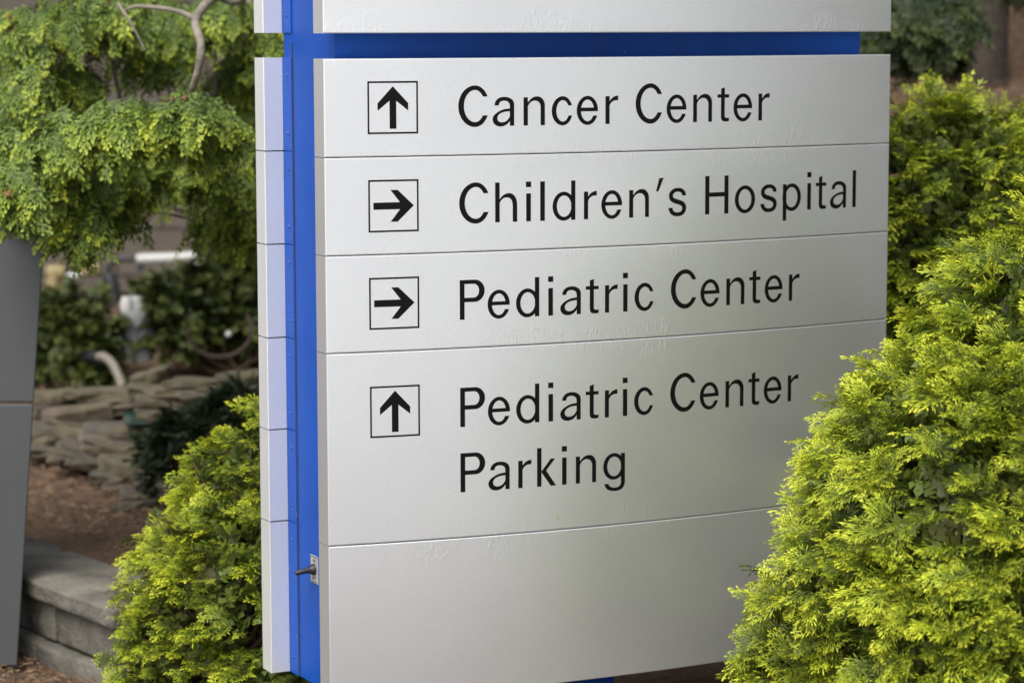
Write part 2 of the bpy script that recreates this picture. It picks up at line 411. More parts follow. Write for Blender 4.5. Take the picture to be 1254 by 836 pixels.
GRID = np.linspace(2.6, SW*1000-2.6, 46)
def grow(p, d=.38):
    """a counter-clockwise outline moved outward by d"""
    q = [np.array(x, float) for x in p]; q = [x for i, x in enumerate(q) if np.linalg.norm(x-q[i-1]) > 1e-3]; out = []
    for i in range(len(q)):
        e1 = q[i]-q[i-1]; e2 = q[(i+1) % len(q)]-q[i]; e1 /= np.linalg.norm(e1); e2 /= np.linalg.norm(e2)
        n1 = np.array([e1[1], -e1[0]]); n2 = np.array([e2[1], -e2[0]]); m_ = n1+n2; k_ = 1+n1 @ n2
        out.append(tuple(q[i] + d*m_/max(k_, .35)))
    return out
def make_panel(name, z0, z1, back=False, glyphs=(), label=None):
    """a folded sheet pan: curved face with rounded edges, returns, and the inward lips at both ends"""
    pos, nrm = panel_pos(back)
    gp_ = 1.3 if back else .8; z0 += gp_; z1 -= gp_; RR = 2.6; Wm = SW*1000
    V = []; Fs = []; NL = []; UVs = []; UV2 = []
    def addf(P, fs, Nn, uv):
        b = len(V); V.extend(P.tolist())
        for f in fs:
            f = list(f)
            if back: f = f[::-1]
            Fs.append([b+i for i in f]); NL.extend([Nn[i] for i in f]); UVs.extend([(uv[i][0], P[i][2]-ZO-z0/1000) for i in f]); UV2.extend([(uv[i][0], z1/1000-P[i][2]+ZO) for i in f])
    def edge(z): return np.minimum(z-z0, z1-z)/1000.0
    rec = .7e-3
    letters = []
    # face sheet with the letter openings
    vin = []; fin = []; ein = []
    def addpoly(p):
        b = len(vin); vin.extend([Vector((float(x), float(y))) for x, y in p]); return list(range(b, b+len(p)))
    fin.append(addpoly(rect(RR, z0+RR, Wm-RR, z1-RR)))
    for gx in GRID[1:-1]:
        i = addpoly([(gx, z0+RR), (gx, z1-RR)]); ein.append((i[0], i[1]))
    own = {0: -1}
    for gi, (gname, polys) in enumerate(glyphs):
        for p in polys:
            a = sum(p[i][0]*p[(i+1) % len(p)][1]-p[(i+1) % len(p)][0]*p[i][1] for i in range(len(p)))
            if abs(a) < 1e-4: continue
            if a < 0: p = p[::-1]
            own[len(fin)] = gi; fin.append(addpoly(grow(p)))
    vo, eo, fo, ov, oe, of = delaunay_2d_cdt(vin, ein, fin, 1, 1e-4)
    vo = np.array([tuple(v) for v in vo]); tin = {}
    front = []; cls = []
    for f, o in zip(fo, of):
        g_ = [own[k] for k in o if own[k] >= 0]
        c = g_[0] if g_ else -1
        cls.append(c)
        p = [vo[i] for i in f]
        ar = sum(p[i][0]*p[(i+1) % 3][1]-p[(i+1) % 3][0]*p[i][1] for i in range(3))
        f = list(f) if ar > 0 else list(f)[::-1]
        front.append(f)
    P = pos(vo[:, 0], vo[:, 1], np.zeros(len(vo))); Nn = nrm(vo[:, 0])
    uv = np.stack([vo[:, 0]/1000, edge(vo[:, 1])], -1)
    sheet = [f for f, c in zip(front, cls) if c < 0]
    addf(P, sheet, Nn, uv)
    # walls of the openings
    he = {}
    for f, c in zip(front, cls):
        for i in range(3): he[(f[i], f[(i+1) % 3])] = c
    PR = pos(vo[:, 0], vo[:, 1], np.full(len(vo), rec))
    for (a, b), c in list(he.items()):
        if c < 0 and he.get((b, a), -1) >= 0:
            Pq = np.stack([P[b], P[a], PR[a], PR[b]]); nn = np.cross(Pq[1]-Pq[0], Pq[2]-Pq[0]); nn /= np.linalg.norm(nn)+1e-12
            addf(Pq, [(0, 1, 2, 3)], np.stack([nn]*4), np.full((4, 2), .5))
    # rounded edges and returns
    h3 = np.array([*HV, 0]); e3 = np.array([*EV, 0]) * (-1 if back else 1); z3 = np.array([0, 0, 1.0])
    ph = np.linspace(0, math.pi/2, 5)
    zz = np.array([0, 1])
    prof = [(RR*(1-math.sin(p)), RR*(1-math.cos(p))/1000, p) for p in ph] + [(0, D1-.002, math.pi/2)]
    prof_tb = prof[:-1] + [(0, D1, math.pi/2)]
    for side in ('l', 'r', 'b', 't'):
        R_ = []; Q_ = []; U_ = []
        for inset, dep, p in (prof if side in 'lr' else prof_tb):
            if side in 'lr':
                s = np.full(2, inset if side == 'l' else Wm-inset); z = np.array([z0+inset, z1-inset])
                out = -h3 if side == 'l' else h3
            else:
                s = GRID.copy(); s[0] = inset; s[-1] = Wm-inset
                z = np.full(len(s), z0+inset if side == 'b' else z1-inset); out = -z3 if side == 'b' else z3
            R_.append(pos(s, z, np.full(len(s), dep)))
            n_ = nrm(s)*math.cos(p) + out*math.sin(p); Q_.append(n_); U_.append(np.stack([s/1000, np.full(len(s), .02) if side in 'lr' else np.zeros(len(s))], -1))
        k = len(R_[0]); fs = []
        for j in range(len(R_)-1):
            for i in range(k-1):
                f = (j*k+i, j*k+i+1, (j+1)*k+i+1, (j+1)*k+i)
                if side in 'rb': pass
                fs.append(f)
        fs = [f[::-1] if side in 'bl' and False else f for f in fs]
        Pn = np.concatenate(R_); Nq = np.concatenate(Q_)
        # wind each face to agree with its normal
        ff = []
        for f in fs:
            nn = np.cross(Pn[f[1]]-Pn[f[0]], Pn[f[2]]-Pn[f[0]]); s_ = nn @ Nq[list(f)].mean(0)
            if back: s_ = -s_
            ff.append(f if s_ > 0 else f[::-1])
        addf(Pn, ff, Nq, np.concatenate(U_))
    # inward lips at both ends, with a tight fold at each edge
    for side in (0, 1):
        sg = 1 if side == 0 else -1
        a0, a1 = (0, OX-.0032) if side == 0 else (CH, CH-OX+.0032)
        b0 = (TT-D1 if back else D1); bs = 1 if back else -1; fr = .002
        Pq = []; Nq = []
        for p in np.linspace(0, math.pi/2, 4):
            w2 = -math.cos(p)*sg*HV - math.sin(p)*bs*EV
            c2 = ab(a0+sg*fr, b0+bs*fr) + fr*w2
            for z in (z0, z1): Pq.append([c2[0], c2[1], z/1000+ZO]); Nq.append([w2[0], w2[1], 0])
        Pq = np.array(Pq); Nq = np.array(Nq); ff = []
        for j in range(3):
            f = (2*j, 2*j+1, 2*j+3, 2*j+2); s_ = np.cross(Pq[f[1]]-Pq[f[0]], Pq[f[3]]-Pq[f[0]]) @ Nq[f[0]]
            if back: s_ = -s_
            ff.append(f if s_ > 0 else f[::-1])
        addf(Pq, ff, Nq, np.tile([[0, .02]], (8, 1)))
        a0 += sg*fr
        Pl = [np.array([*ab(a, b0), z/1000+ZO]) for a in (a0, a1) for z in (z0, z1)]
        nn = -e3 * -1.0
        Pl = np.array(Pl); f = (0, 1, 3, 2); n_ = np.cross(Pl[1]-Pl[0], Pl[3]-Pl[0]); s_ = n_ @ nn
        if back: s_ = -s_
        addf(Pl, [f if s_ > 0 else f[::-1]], np.stack([nn]*4), np.array([[0, 0], [0, 0], [.05, .0], [.05, .0]]) + np.array([[0, .012]]*4))
    me = bpy.data.meshes.new(name); me.from_pydata(V, [], Fs)
    uvl = me.uv_layers.new(name="sheet"); uvl.data.foreach_set('uv', np.array(UVs, np.float32).ravel())
    uvl = me.uv_layers.new(name="sheet_top"); uvl.data.foreach_set('uv', np.array(UV2, np.float32).ravel())
    me.shade_smooth(); me.normals_split_custom_set([tuple(map(float, n)) for n in NL])
    o = link(name, me, M_REAR if back else M_SIGN, sign)
    if label: o['label'] = label
    # letters lie in the openings
    for gi, (gname, polys) in enumerate(glyphs):
        ff = [f for f, c in zip(front, cls) if c == gi]
        used = sorted({i for f in ff for i in f}); mp = {u: i for i, u in enumerate(used)}
        lm = bpy.data.meshes.new(gname); lm.from_pydata(PR[used].tolist(), [], [[mp[i] for i in f] for f in ff])
        lm.shade_smooth(); lm.update(); link(gname, lm, M_BLACK, o)
    return o
def shift(polys, dx, dy): return [[(x+dx, y+dy) for x, y in p] for p in polys]
def frame_polys(cx, cy, h=53.2, w=3.1):
    return [rect(cx-h, cy-h, cx+h, cy-h+w), rect(cx-h, cy+h-w, cx+h, cy+h), rect(cx-h, cy-h+w, cx-h+w, cy+h-w), rect(cx+h-w, cy-h+w, cx+h, cy+h-w)]
PAN = [(49.4, 700), (-200, 0), (-400, -200), (-600, -400), (-1000, -600), (-1335.2, -1000)]
LAB = ["blank top panel above the blue gap", "panel lettered Cancer Center with an up arrow", "panel lettered Children's Hospital with a right arrow",
       "panel lettered Pediatric Center with a right arrow", "tall panel lettered Pediatric Center Parking with an up arrow", "blank bottom panel"]
for i, (z0, z1) in enumerate(PAN):
    gl = []
    for b, cy, arr in BOX:
        if b == i:
            gl.append(("arrow_frame", frame_polys(144.1, cy))); gl.append(("arrow", [[(x+144.1, y+cy) for x, y in arr]]))
    for b, y, txt, xs in ROWS:
        if b == i:
            for ch, x in zip(txt, xs): gl.append(("letter", shift(GL[ch], x, y)))
    make_panel("panel", z0, z1, False, gl, LAB[i])
BP = [(49.4, 700), (-200.4, -.7), (-400.5, -200.4), (-603, -400.5), (-803.7, -603), (-1006, -803.7), (-1344, -1006)]
screw_me = None
for z0, z1 in BP:
    o = make_panel("rear_panel", z0, z1, True)
    # blue fixing flange on each end of the body, with screws and a dirty joint
    for a, sg in ((OX, -1), (CH-OX, 1)):
        mb = MB(); a_in, a_out = a, a + sg*.0030
        R3 = np.array([[HV[0], EV[0], 0], [HV[1], EV[1], 0], [0, 0, 1]])
        zc = (z0+z1)/2000 + ZO; hz = (z1-z0)/1000 - .0016
        c = ab((a_in+a_out)/2, (.2848+YB-.0008)/2); mb.box((c[0], c[1], zc), (.0030, YB-.0008-.2848, hz), R3)
        fl = link("flange", mb.mesh("flange"), M_BLUE, sign)
        bv = fl.modifiers.new("edge", 'BEVEL'); bv.width = .0008; bv.segments = 2
        zs = [z0+38, z1-38] if z1-z0 < 400 else [z0+38, z0+240, z1-38]
        for z in zs:
            p = ab(a_out + sg*.0008, .2848+.024); n = np.array([*(HV*sg), 0])
            if screw_me is None or True:
                s = MB(); s.tube([np.array([*p, z/1000+ZO]) - n*.001, np.array([*p, z/1000+ZO]) + n*.0002, np.array([*p, z/1000+ZO]) + n*.0010], [.0042, .0038, .0018], 10)
            link("screw", s.mesh("screw"), M_SCREW, fl)
# body
R3 = np.array([[HV[0], EV[0], 0], [HV[1], EV[1], 0], [0, 0, 1]])
def ab_box(a0, a1, b0, b1, z0, z1, name, material, parent=sign, bev=.0015):
    mb = MB(); c = ab((a0+a1)/2, (b0+b1)/2); mb.box((c[0], c[1], (z0+z1)/2), (a1-a0, b1-b0, z1-z0), R3)
    o = link(name, mb.mesh(name), material, parent)
    if bev: bv = o.modifiers.new("edge", 'BEVEL'); bv.width = bev; bv.segments = 2
    return o
ab_box(OX, CH-OX, D1+.001, YB-.001, ZO-1.343, ZO+.69, "body", M_BLUE)
ab_box(OX-.0012, OX+.0005, .2806, .2846, ZO-1.342, ZO+.03, "joint_gap_strip", M_GAP, sign, 0)  # dark strip added for the dirty gap beside the flange
ab_box(.46, .728, .10, .30, -.2, ZO-1.3435, "post", M_BLUE)
# toggle switch with its plate on the left end
def endp(b, z, out=0.0): p = ab(OX-out, b); return np.array([p[0], p[1], z+ZO])
sw = empty("switch_root", (0, 0, 0), None, None) if False else None
pb, pz = .190, -1.088
plate = ab_box(OX-.0016, OX-.0001, pb-.021, pb+.021, ZO+pz-.030, ZO+pz+.030, "switch_plate", M_PLATE, sign, .0006)
mb = MB(); o3 = np.array([*(-HV), 0.0]); lv = o3*.93 + np.array([*EV, 0])*.05 + np.array([0, 0, -.13]); lv /= np.linalg.norm(lv)
c0 = endp(pb, pz, .0016)
mb.tube([c0, c0+o3*.004, c0+o3*.007, c0+o3*.012], [.0125, .0125, .0105, .0085], 16)
link("switch_boot", mb.mesh("switch_boot"), M_RUBBER, plate)
mb = MB(); mb.tube([c0+o3*.010, c0+o3*.010+lv*.012, c0+o3*.010+lv*.030, c0+o3*.010+lv*.034], [.0072, .0058, .0056, .003], 14)
link("switch_lever", mb.mesh("switch_lever"), M_RUBBER, plate)
def plate_text(txt, zc):
    cap = {'O': ring((0, 5, 0, 7, 2.5), (1.3, 3.7, 1.2, 5.8, 2.5), n=12), 'N': [rect(0, 0, 1.2, 7), rect(3.8, 0, 5, 7), [(0, 7), (3.6, 0), (5, 0), (1.4, 7)]],
           'F': [rect(0, 0, 1.3, 7), rect(1.3, 5.8, 4.6, 7), rect(1.3, 2.9, 4, 4.1)]}
    x = -(len(txt)*6.2-1.2)/2
    for ch in txt:
        mb = MB()
        for k, p in enumerate(cap[ch]):
            V_ = [endp(pb - (x+px)/1000*1.0, pz + zc + py/1000*.85, .00175+.00002*k) for px, py in p]
            mb.add(V_, [tuple(range(len(V_)))])
        link("letter", mb.mesh("letter"), M_BLACK, plate); x += 6.2
plate_text("ON", .0165); plate_text("OFF", -.0225)
for zc in (.0268, -.0268):
    mb = MB(); mb.add([endp(pb+y, pz+zc+z, .00178) for y, z in ((-.0165, -.0008), (.0165, -.0008), (.0165, .0008), (-.0165, .0008))], [(0, 1, 2, 3)])
    link("plate_line", mb.mesh("plate_line"), M_BLACK, plate)
# leaf bit stuck on the face
pf, nf = panel_pos(False)
p = pf(np.array(500.), np.array(-960.), np.array(-.0004)); fl = empty("leaf_fragment", tuple(p), "tiny yellow leaf fragment stuck on the sign below the word Parking", "leaf")
pts = np.array([(0, 7), (1.6, 3), (2.2, -2), (1.2, -6), (-.2, -3), (-1.2, 2)])
V_ = pf(506+pts[:, 0]+pts[:, 1]*-.2, -972+pts[:, 1], np.full(6, -.0006)); V_ = np.concatenate([V_, pf(506+np.array([.6]), -972+np.array([0.]), np.array([-.0016]))])
link("blade", pymesh("blade", V_, [(i, (i+1) % 6, 6) for i in range(6)]), M_FLECK, fl)

# ------------------------------------------------------------------ foliage
def spray_variant(seed, nl=8, sub=3, wmain=.05, wsub=.05, droop=.2, fern=.46):
    """one flat forked frond of scale leaves, unit length along +X, flat in XY, +Z up"""
    r = np.random.default_rng(seed); V = []; T = []; A = []
    def seg(p0, p1, w0, w1, a0, a1, nrm):
        d = p1-p0; s = np.cross(nrm, d); s /= np.linalg.norm(s)+1e-9
        b = len(V)
        V.extend([p0-s*w0/2, p0+s*w0/2, p1+s*w1/2, p1-s*w1/2]); A.extend([a0, a0, a1, a1]); T.extend([(b, b+3, b+2), (b, b+2, b+1)])
    def leaf(p0, p1, w, a0, a1, nrm):
        d = p1-p0; s = np.cross(nrm, d); s /= np.linalg.norm(s)+1e-9; mid = p0+d*.62
        b = len(V)
        V.extend([p0, mid-s*w/2, p1, mid+s*w/2]); A.extend([a0, (a0+a1)/2, a1, (a0+a1)/2]); T.extend([(b, b+1, b+2), (b, b+2, b+3)])
    Z = np.array([0, 0, 1.0])
    bend = r.normal(0, .12)
    def main(t): return np.array([t, bend*t*t, -droop*t*t + .03*math.sin(6*t+seed)])
    ts = np.linspace(0, 1, 5)
    for i in range(4): seg(main(ts[i]), main(ts[i+1]), wmain*(1-ts[i]*.5), wmain*(1-ts[i+1]*.6), ts[i]*.6, ts[i+1]*.75, Z)
    for k in range(nl*2):
        side = 1 if k % 2 else -1
        t = .10 + .86*(k/(nl*2)) + r.normal(0, .012)
        L = (fern*(1-t)**.75 + .10)*r.uniform(.75, 1.2)*(.65 if t < .2 else 1)
        ang = math.radians(r.uniform(34, 52)); p0 = main(t); td = main(t+.01)-main(t); td /= np.linalg.norm(td)
        la = np.array([-td[1], td[0], 0])*side
        d0 = td*math.cos(ang)+la*math.sin(ang); d0[2] += r.normal(0, .16)
        d1 = td*math.cos(ang*.55)+la*math.sin(ang*.55); d1[2] -= .25+r.normal(0, .15)
        pm = p0+d0*L*.5; p1 = pm+d1*L*.5
        nrm = Z + np.array([r.normal(0, .35), r.normal(0, .35), 0])
        a = t*.55+.1
        seg(p0, pm, wsub*.75, wsub, a, a+.15, nrm); leaf(pm, p1, wsub*1.3, a+.15, min(1, a+.5), nrm)
        ns = 0 if sub < .5 else max(1, int(round(sub*(L/.4)+.4)))
        for j in range(ns):
            for s2 in ((1, -1) if j < ns-0 else (1,)):
                if r.random() < .12: continue
                u = (j+.6)/(ns+.6); q = p0+(pm-p0)*min(1, u*2) if u < .5 else pm+(p1-pm)*(u-.5)*2
                dd = d0*(1-u)+d1*u; sd_ = np.cross(Z, dd)*s2
                l2 = L*(.42*(1-u)+.16)*r.uniform(.7, 1.25)
                e = dd*math.cos(.75)+sd_*math.sin(.75); e[2] += r.normal(-.1, .2); 
                leaf(q, q+e*l2, wsub*1.15, a+.12*u, min(1, a+.25+.3*u+.2*(1 if k > nl else .6)), Z+np.array([r.normal(0, .5), r.normal(0, .5), 0]))
    return np.array(V), np.array(T), np.array(A)
VAR = [spray_variant(i, 6, 1.7, .024, .0285, .20+.10*(i % 4), .62) for i in range(14)]
VARL = [spray_variant(50+i, 5, 1, .07, .10, .3) for i in range(6)]        # coarser, for far plants
VARB = [spray_variant(150+i, 4, 1.4, .03, .045, .22+.08*(i % 4), .60) for i in range(10)]  # slightly plainer, for the bush further back
VARX = [spray_variant(120+i, 4, .4, .10, .19, .3) for i in range(8)]       # coarsest: inner growth and trees out of view
VART = [spray_variant(80+i, 7, 2.1, .028, .045, .28+.05*(i % 4), .40) for i in range(10)]

def place(var, P, Ax, Nm, S, tipmul=None):
    """fronds at P along Ax, face Nm, length S -> vertices, triangles, attributes"""
    n = len(P); k = rng.integers(0, len(var), n); Vs = []; Ts = []; At = []; Rn = []; off = 0
    Ax = Ax/np.linalg.norm(Ax, axis=1)[:, None]; Nm = Nm - Ax*(Nm*Ax).sum(1)[:, None]; Nm /= np.linalg.norm(Nm, axis=1)[:, None]+1e-9
    Lt = np.cross(Nm, Ax); rn = rng.random(n); tm = np.ones(n) if tipmul is None else tipmul
    for v in range(len(var)):
        i = np.nonzero(k == v)[0]
        if not len(i): continue
        v0, t0, a0 = var[v]
        X = P[i][:, None, :] + S[i][:, None, None]*(v0[None, :, 0, None]*Ax[i][:, None, :] + v0[None, :, 1, None]*Lt[i][:, None, :] + v0[None, :, 2, None]*Nm[i][:, None, :])
        Vs.append(X.reshape(-1, 3)); Ts.append((t0[None] + (off + np.arange(len(i))*len(v0))[:, None, None]).reshape(-1, 3)); off += len(i)*len(v0)
        At.append((a0[None]*tm[i][:, None]).ravel()); Rn.append(np.repeat(rn[i], len(v0)))
    return np.concatenate(Vs), np.concatenate(Ts), {'tip': np.concatenate(At), 'rnd': np.concatenate(Rn)}

def leaf_mat(name, stops, stops2, rough=.55, trans=.12):
    M, nt, b = mat(name)
    a = nt.nodes.new("ShaderNodeAttribute"); a.attribute_name = "tip"
    r = nt.nodes.new("ShaderNodeAttribute"); r.attribute_name = "rnd"
    c1 = ramp(nt, a.outputs["Fac"], stops); c2 = ramp(nt, a.outputs["Fac"], stops2)
    mx = N(nt, "ShaderNodeMix", data_type='RGBA'); nt.links.new(r.outputs["Fac"], mx.inputs[0]); nt.links.new(c1, mx.inputs[6]); nt.links.new(c2, mx.inputs[7])
    nt.links.new(mx.outputs[2], b.inputs["Base Color"]); b.inputs["Roughness"].default_value = rough
    b.inputs["Specular IOR Level"].default_value = .35
    tr = nt.nodes.new("ShaderNodeBsdfTranslucent"); nt.links.new(mx.outputs[2], tr.inputs[0])
    ms = nt.nodes.new("ShaderNodeMixShader"); ms.inputs[0].default_value = trans
    out = nt.nodes["Material Output"]; nt.links.new(b.outputs[0], ms.inputs[1]); nt.links.new(tr.outputs[0], ms.inputs[2]); nt.links.new(ms.outputs[0], out.inputs[0])
    return M
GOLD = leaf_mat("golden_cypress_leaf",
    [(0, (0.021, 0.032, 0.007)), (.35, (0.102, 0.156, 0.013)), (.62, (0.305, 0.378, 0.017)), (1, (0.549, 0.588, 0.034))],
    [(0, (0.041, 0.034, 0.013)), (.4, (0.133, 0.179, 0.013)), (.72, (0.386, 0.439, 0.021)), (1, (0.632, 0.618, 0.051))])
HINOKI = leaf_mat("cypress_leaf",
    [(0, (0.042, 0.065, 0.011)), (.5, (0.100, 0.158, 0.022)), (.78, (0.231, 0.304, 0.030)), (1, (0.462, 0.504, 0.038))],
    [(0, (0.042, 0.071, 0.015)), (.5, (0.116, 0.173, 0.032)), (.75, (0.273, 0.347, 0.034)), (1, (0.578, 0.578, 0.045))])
HINOKI2 = leaf_mat("shaded_cypress_leaf",  # same cypress leaf with shade put into its darker colours
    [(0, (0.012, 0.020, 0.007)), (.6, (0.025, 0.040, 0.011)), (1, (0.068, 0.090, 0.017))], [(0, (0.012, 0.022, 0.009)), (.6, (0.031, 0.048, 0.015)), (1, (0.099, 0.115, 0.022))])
DARKL = leaf_mat("dark_shrub_leaf",
    [(0, (.018, .026, .008)), (.5, (.05, .068, .012)), (1, (.12, .145, .02))],
    [(0, (.015, .024, .009)), (.6, (.035, .055, .014)), (1, (.10, .11, .02))])
YEWL = leaf_mat("clipped_yew_leaf", [(0, (.016, .027, .012)), (1, (.044, .068, .026))], [(0, (.014, .022, .011)), (1, (.044, .062, .026))])
TWIG = simple("brown_twig", (.11, .075, .048), .9, 0, .45, 40)
BARK = simple("grey_bark", (.20, .175, .14), .9, 0, .4, 18, .8, 50, .01)
DBARK = simple("dark_bark", (.045, .034, .026), .95, 0, .4, 14, .8, 40, .02)

def lobes_surface(lobes, n, facing=.35):
    """random points on the outside of a union of ellipsoids: position, outward direction, lobe"""
    area = np.array([l[1]**2 for l in lobes]); out = []
    k = rng.choice(len(lobes), n*4, p=area/area.sum())
    d = rng.normal(size=(n*4, 3)); d /= np.linalg.norm(d, axis=1)[:, None]
    c = np.array([l[0] for l in lobes]); r = np.array([l[1] for l in lobes]); sz = np.array([l[2] if len(l) > 2 else 1 for l in lobes])
    P = c[k] + d*r[k][:, None]*np.stack([np.ones(n*4), np.ones(n*4), sz[k]], -1)
    ok = np.ones(n*4, bool)
    for j in range(len(lobes)):
        q = (P-c[j]); q[:, 2] /= sz[j]; ok &= (np.linalg.norm(q, axis=1) > r[j]*.93) | (k == j)
    view = (CAM-P); view /= np.linalg.norm(view, axis=1)[:, None]
    ok &= ((view*d).sum(1) > -.25) | (rng.random(n*4) < facing)
    ok &= P[:, 2] > H(P[:, 0], P[:, 1])+.01
    i = np.nonzero(ok)[0][:n]
    # the growth well outside the photograph's view is kept thinner
    v = P[i]-CAM; zz = v @ fwd; ix = 627+F_PX*(v @ RIGHT)/zz; iy = 418-F_PX*(v @ UP)/zz
    i = i[((ix < 1330) & (ix > -80) & (iy < 930)) | (rng.random(len(i)) < .3)]
    return P[i], d[i], k[i]
def sign_clear(P, m=.0):
    """False where a point would be inside the sign"""
    q = P[:, :2]; a = q @ HV; b = q @ EV
    bulge = .063*(1-((a-CH/2)/(CH/2))**2)
    return ~((a > -.02) & (a < CH+.02) & (b > -bulge-m-.01) & (b < TT+.07) & (P[:, 2] > .15))

def bush(name, lobes, n, size, label, cat, material, var=VAR, twigs=200, holes=.0, group=None, inner=.35, droop=.35, base=None, dead=0.0, twig_r=.004, relief=.024, tuft=6, nin=2600, fill=.06, bare=0.0):
    c = np.mean([l[0] for l in lobes], 0) if base is None else np.array(base)
    z = float(H(c[0], c[1])); root = empty(name, (c[0], c[1], z), label, cat, group)
    nt_ = n//tuft
    P, d, _ = lobes_surface(lobes, nt_)
    nt_ = len(P)
    q = P*11.0
    rel = np.sin(q[:, 0]+1.3*np.sin(q[:, 2]*1.1))*np.sin(q[:, 1]*1.2+q[:, 2]*.7)*np.sin(q[:, 2]*1.3+.6*q[:, 0])
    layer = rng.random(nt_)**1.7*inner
    P = P + d*((-layer*.28) + relief*rel)[:, None]
    up = np.array([0, 0, 1.0])
    hz = d*np.array([1, 1, .35]); hz /= np.linalg.norm(hz, axis=1)[:, None]+1e-6
    tax = hz + rng.normal(0, .30, (nt_, 3)) + up*(.15+.45*np.clip(d[:, 2:3], 0, 1)); tax /= np.linalg.norm(tax, axis=1)[:, None]
    nrm_ = up*1.0 + d*.6 + rng.normal(0, .28, (nt_, 3))
    sd_ = np.cross(nrm_, tax); sd_ /= np.linalg.norm(sd_, axis=1)[:, None]
    # fronds fan out of each tuft
    rep = lambda x: np.repeat(x, tuft, axis=0)
    n = nt_*tuft
    fan = np.tile(np.linspace(-1.0, 1.0, tuft), nt_)*rng.uniform(.75, 1.05, n) + rng.normal(0, .12, n)
    Ax = rep(tax)*np.cos(fan)[:, None] + rep(sd_)*np.sin(fan)[:, None] + rng.normal(0, .10, (n, 3)); Ax[:, 2] += rng.normal(.02, .16, n)
    S = size*rng.uniform(.5, 1.25, n)*(1.05-.35*np.abs(fan)) * rep(rng.uniform(.8, 1.25, nt_))
    Nm = rep(nrm_) + rng.normal(0, .22, (n, 3))
    Ax = Ax/np.linalg.norm(Ax, axis=1)[:, None]
    lay = rep(layer); d = rep(d)
    P = rep(P) + rep(tax)*(size*.35) + Ax*(S[:, None]*.35) + rng.normal(0, size*.12, (n, 3))
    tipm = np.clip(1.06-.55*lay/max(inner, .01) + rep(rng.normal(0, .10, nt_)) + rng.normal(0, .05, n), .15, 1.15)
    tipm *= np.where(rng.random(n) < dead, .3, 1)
    keep = sign_clear(P, .03) & sign_clear(P+Ax*S[:, None], .004) & (P[:, 2] > H(P[:, 0], P[:, 1])+.02)
    keep &= rng.random(len(P)) > bare*(1-sst(.08, .42, P[:, 2]-z))
    V, T, A = place(var, P[keep]-Ax[keep]*S[keep][:, None]*.5, Ax[keep], Nm[keep], S[keep], tipm[keep])
    # older, closer-set inner fronds, darkened in colour so the gaps look shaded
    Pi, di, _ = lobes_surface(lobes, nin); Pi = Pi - di*(fill*(.6+.6*rng.random(len(Pi))))[:, None]
    Ai = di + rng.normal(0, .55, Pi.shape); Ai /= np.linalg.norm(Ai, axis=1)[:, None]; Si = size*1.25*rng.uniform(.7, 1.2, len(Pi))
    ki = sign_clear(Pi, .03) & sign_clear(Pi+Ai*Si[:, None], .004) & (Pi[:, 2] > H(Pi[:, 0], Pi[:, 1])+.02)
    ki &= rng.random(len(Pi)) > bare*1.3*(1-sst(.08, .42, Pi[:, 2]-z))
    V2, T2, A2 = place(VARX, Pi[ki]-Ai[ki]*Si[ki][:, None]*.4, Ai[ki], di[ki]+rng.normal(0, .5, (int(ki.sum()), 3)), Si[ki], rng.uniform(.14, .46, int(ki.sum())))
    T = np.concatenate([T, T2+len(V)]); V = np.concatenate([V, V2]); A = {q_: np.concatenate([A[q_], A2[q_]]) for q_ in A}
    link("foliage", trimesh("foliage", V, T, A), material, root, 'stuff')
    # woody branches from the base up to the leaf masses
    mb = MB(); k = rng.choice(np.nonzero(keep)[0], min(twigs, keep.sum()), replace=False)
    for i in k:
        e = P[i] - d[i]*.01; s0 = np.array([c[0]+rng.normal(0, .05), c[1]+rng.normal(0, .05), z-.02])
        mid = s0*.45+e*.55 + np.array([rng.normal(0, .03), rng.normal(0, .03), -.02-.04*rng.random()])
        q1 = s0*.2+e*.8+rng.normal(0, .015, 3)
        if not sign_clear(np.array([mid, q1, e]), .02).all(): continue
        mb.tube([s0, mid, q1, e], [twig_r*2.2, twig_r*1.3, twig_r*.8, twig_r*.3], 4, False)
    link("branches", mb.mesh("branches"), TWIG, root)
    return root
def lob(px, py, rpx, D, sz=1.0): return (at(px, py, D), rpx/F_PX*D, sz)

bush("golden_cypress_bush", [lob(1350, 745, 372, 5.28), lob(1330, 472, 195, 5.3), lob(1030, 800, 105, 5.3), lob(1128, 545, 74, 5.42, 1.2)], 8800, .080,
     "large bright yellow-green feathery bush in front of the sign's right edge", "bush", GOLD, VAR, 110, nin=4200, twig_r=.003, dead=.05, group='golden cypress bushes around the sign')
bush("golden_cypress_bush", [lob(1150, 325, 195, 6.75), lob(1240, 380, 190, 6.9)], 4200, .078,
     "rounded yellow-green bush behind the right edge of the sign", "bush", GOLD, VARB, 60, nin=2600, dead=.05, group='golden cypress bushes around the sign')
bush("golden_cypress_bush", [lob(375, 765, 205, 6.15), lob(375, 645, 140, 6.2), lob(330, 870, 185, 6.1), lob(205, 800, 62, 6.05)], 4400, .068,
     "sloping yellow-green bush behind the sign's blue left end, brown twigs showing low down", "bush", GOLD, VAR, 420, dead=.16, nin=1900, bare=.42, group='golden cypress bushes around the sign')
bush("dark_hedge", [lob(265, 560, 62, 7.55, 1.0), lob(220, 560, 42, 7.5, 1.2), lob(300, 530, 55, 7.6), lob(350, 560, 70, 7.6)], 3600, .042,
     "small clipped dark green hedge beside the stone wall", "hedge", YEWL, VARX, 20, inner=.12, relief=.004, nin=1400, fill=.02)
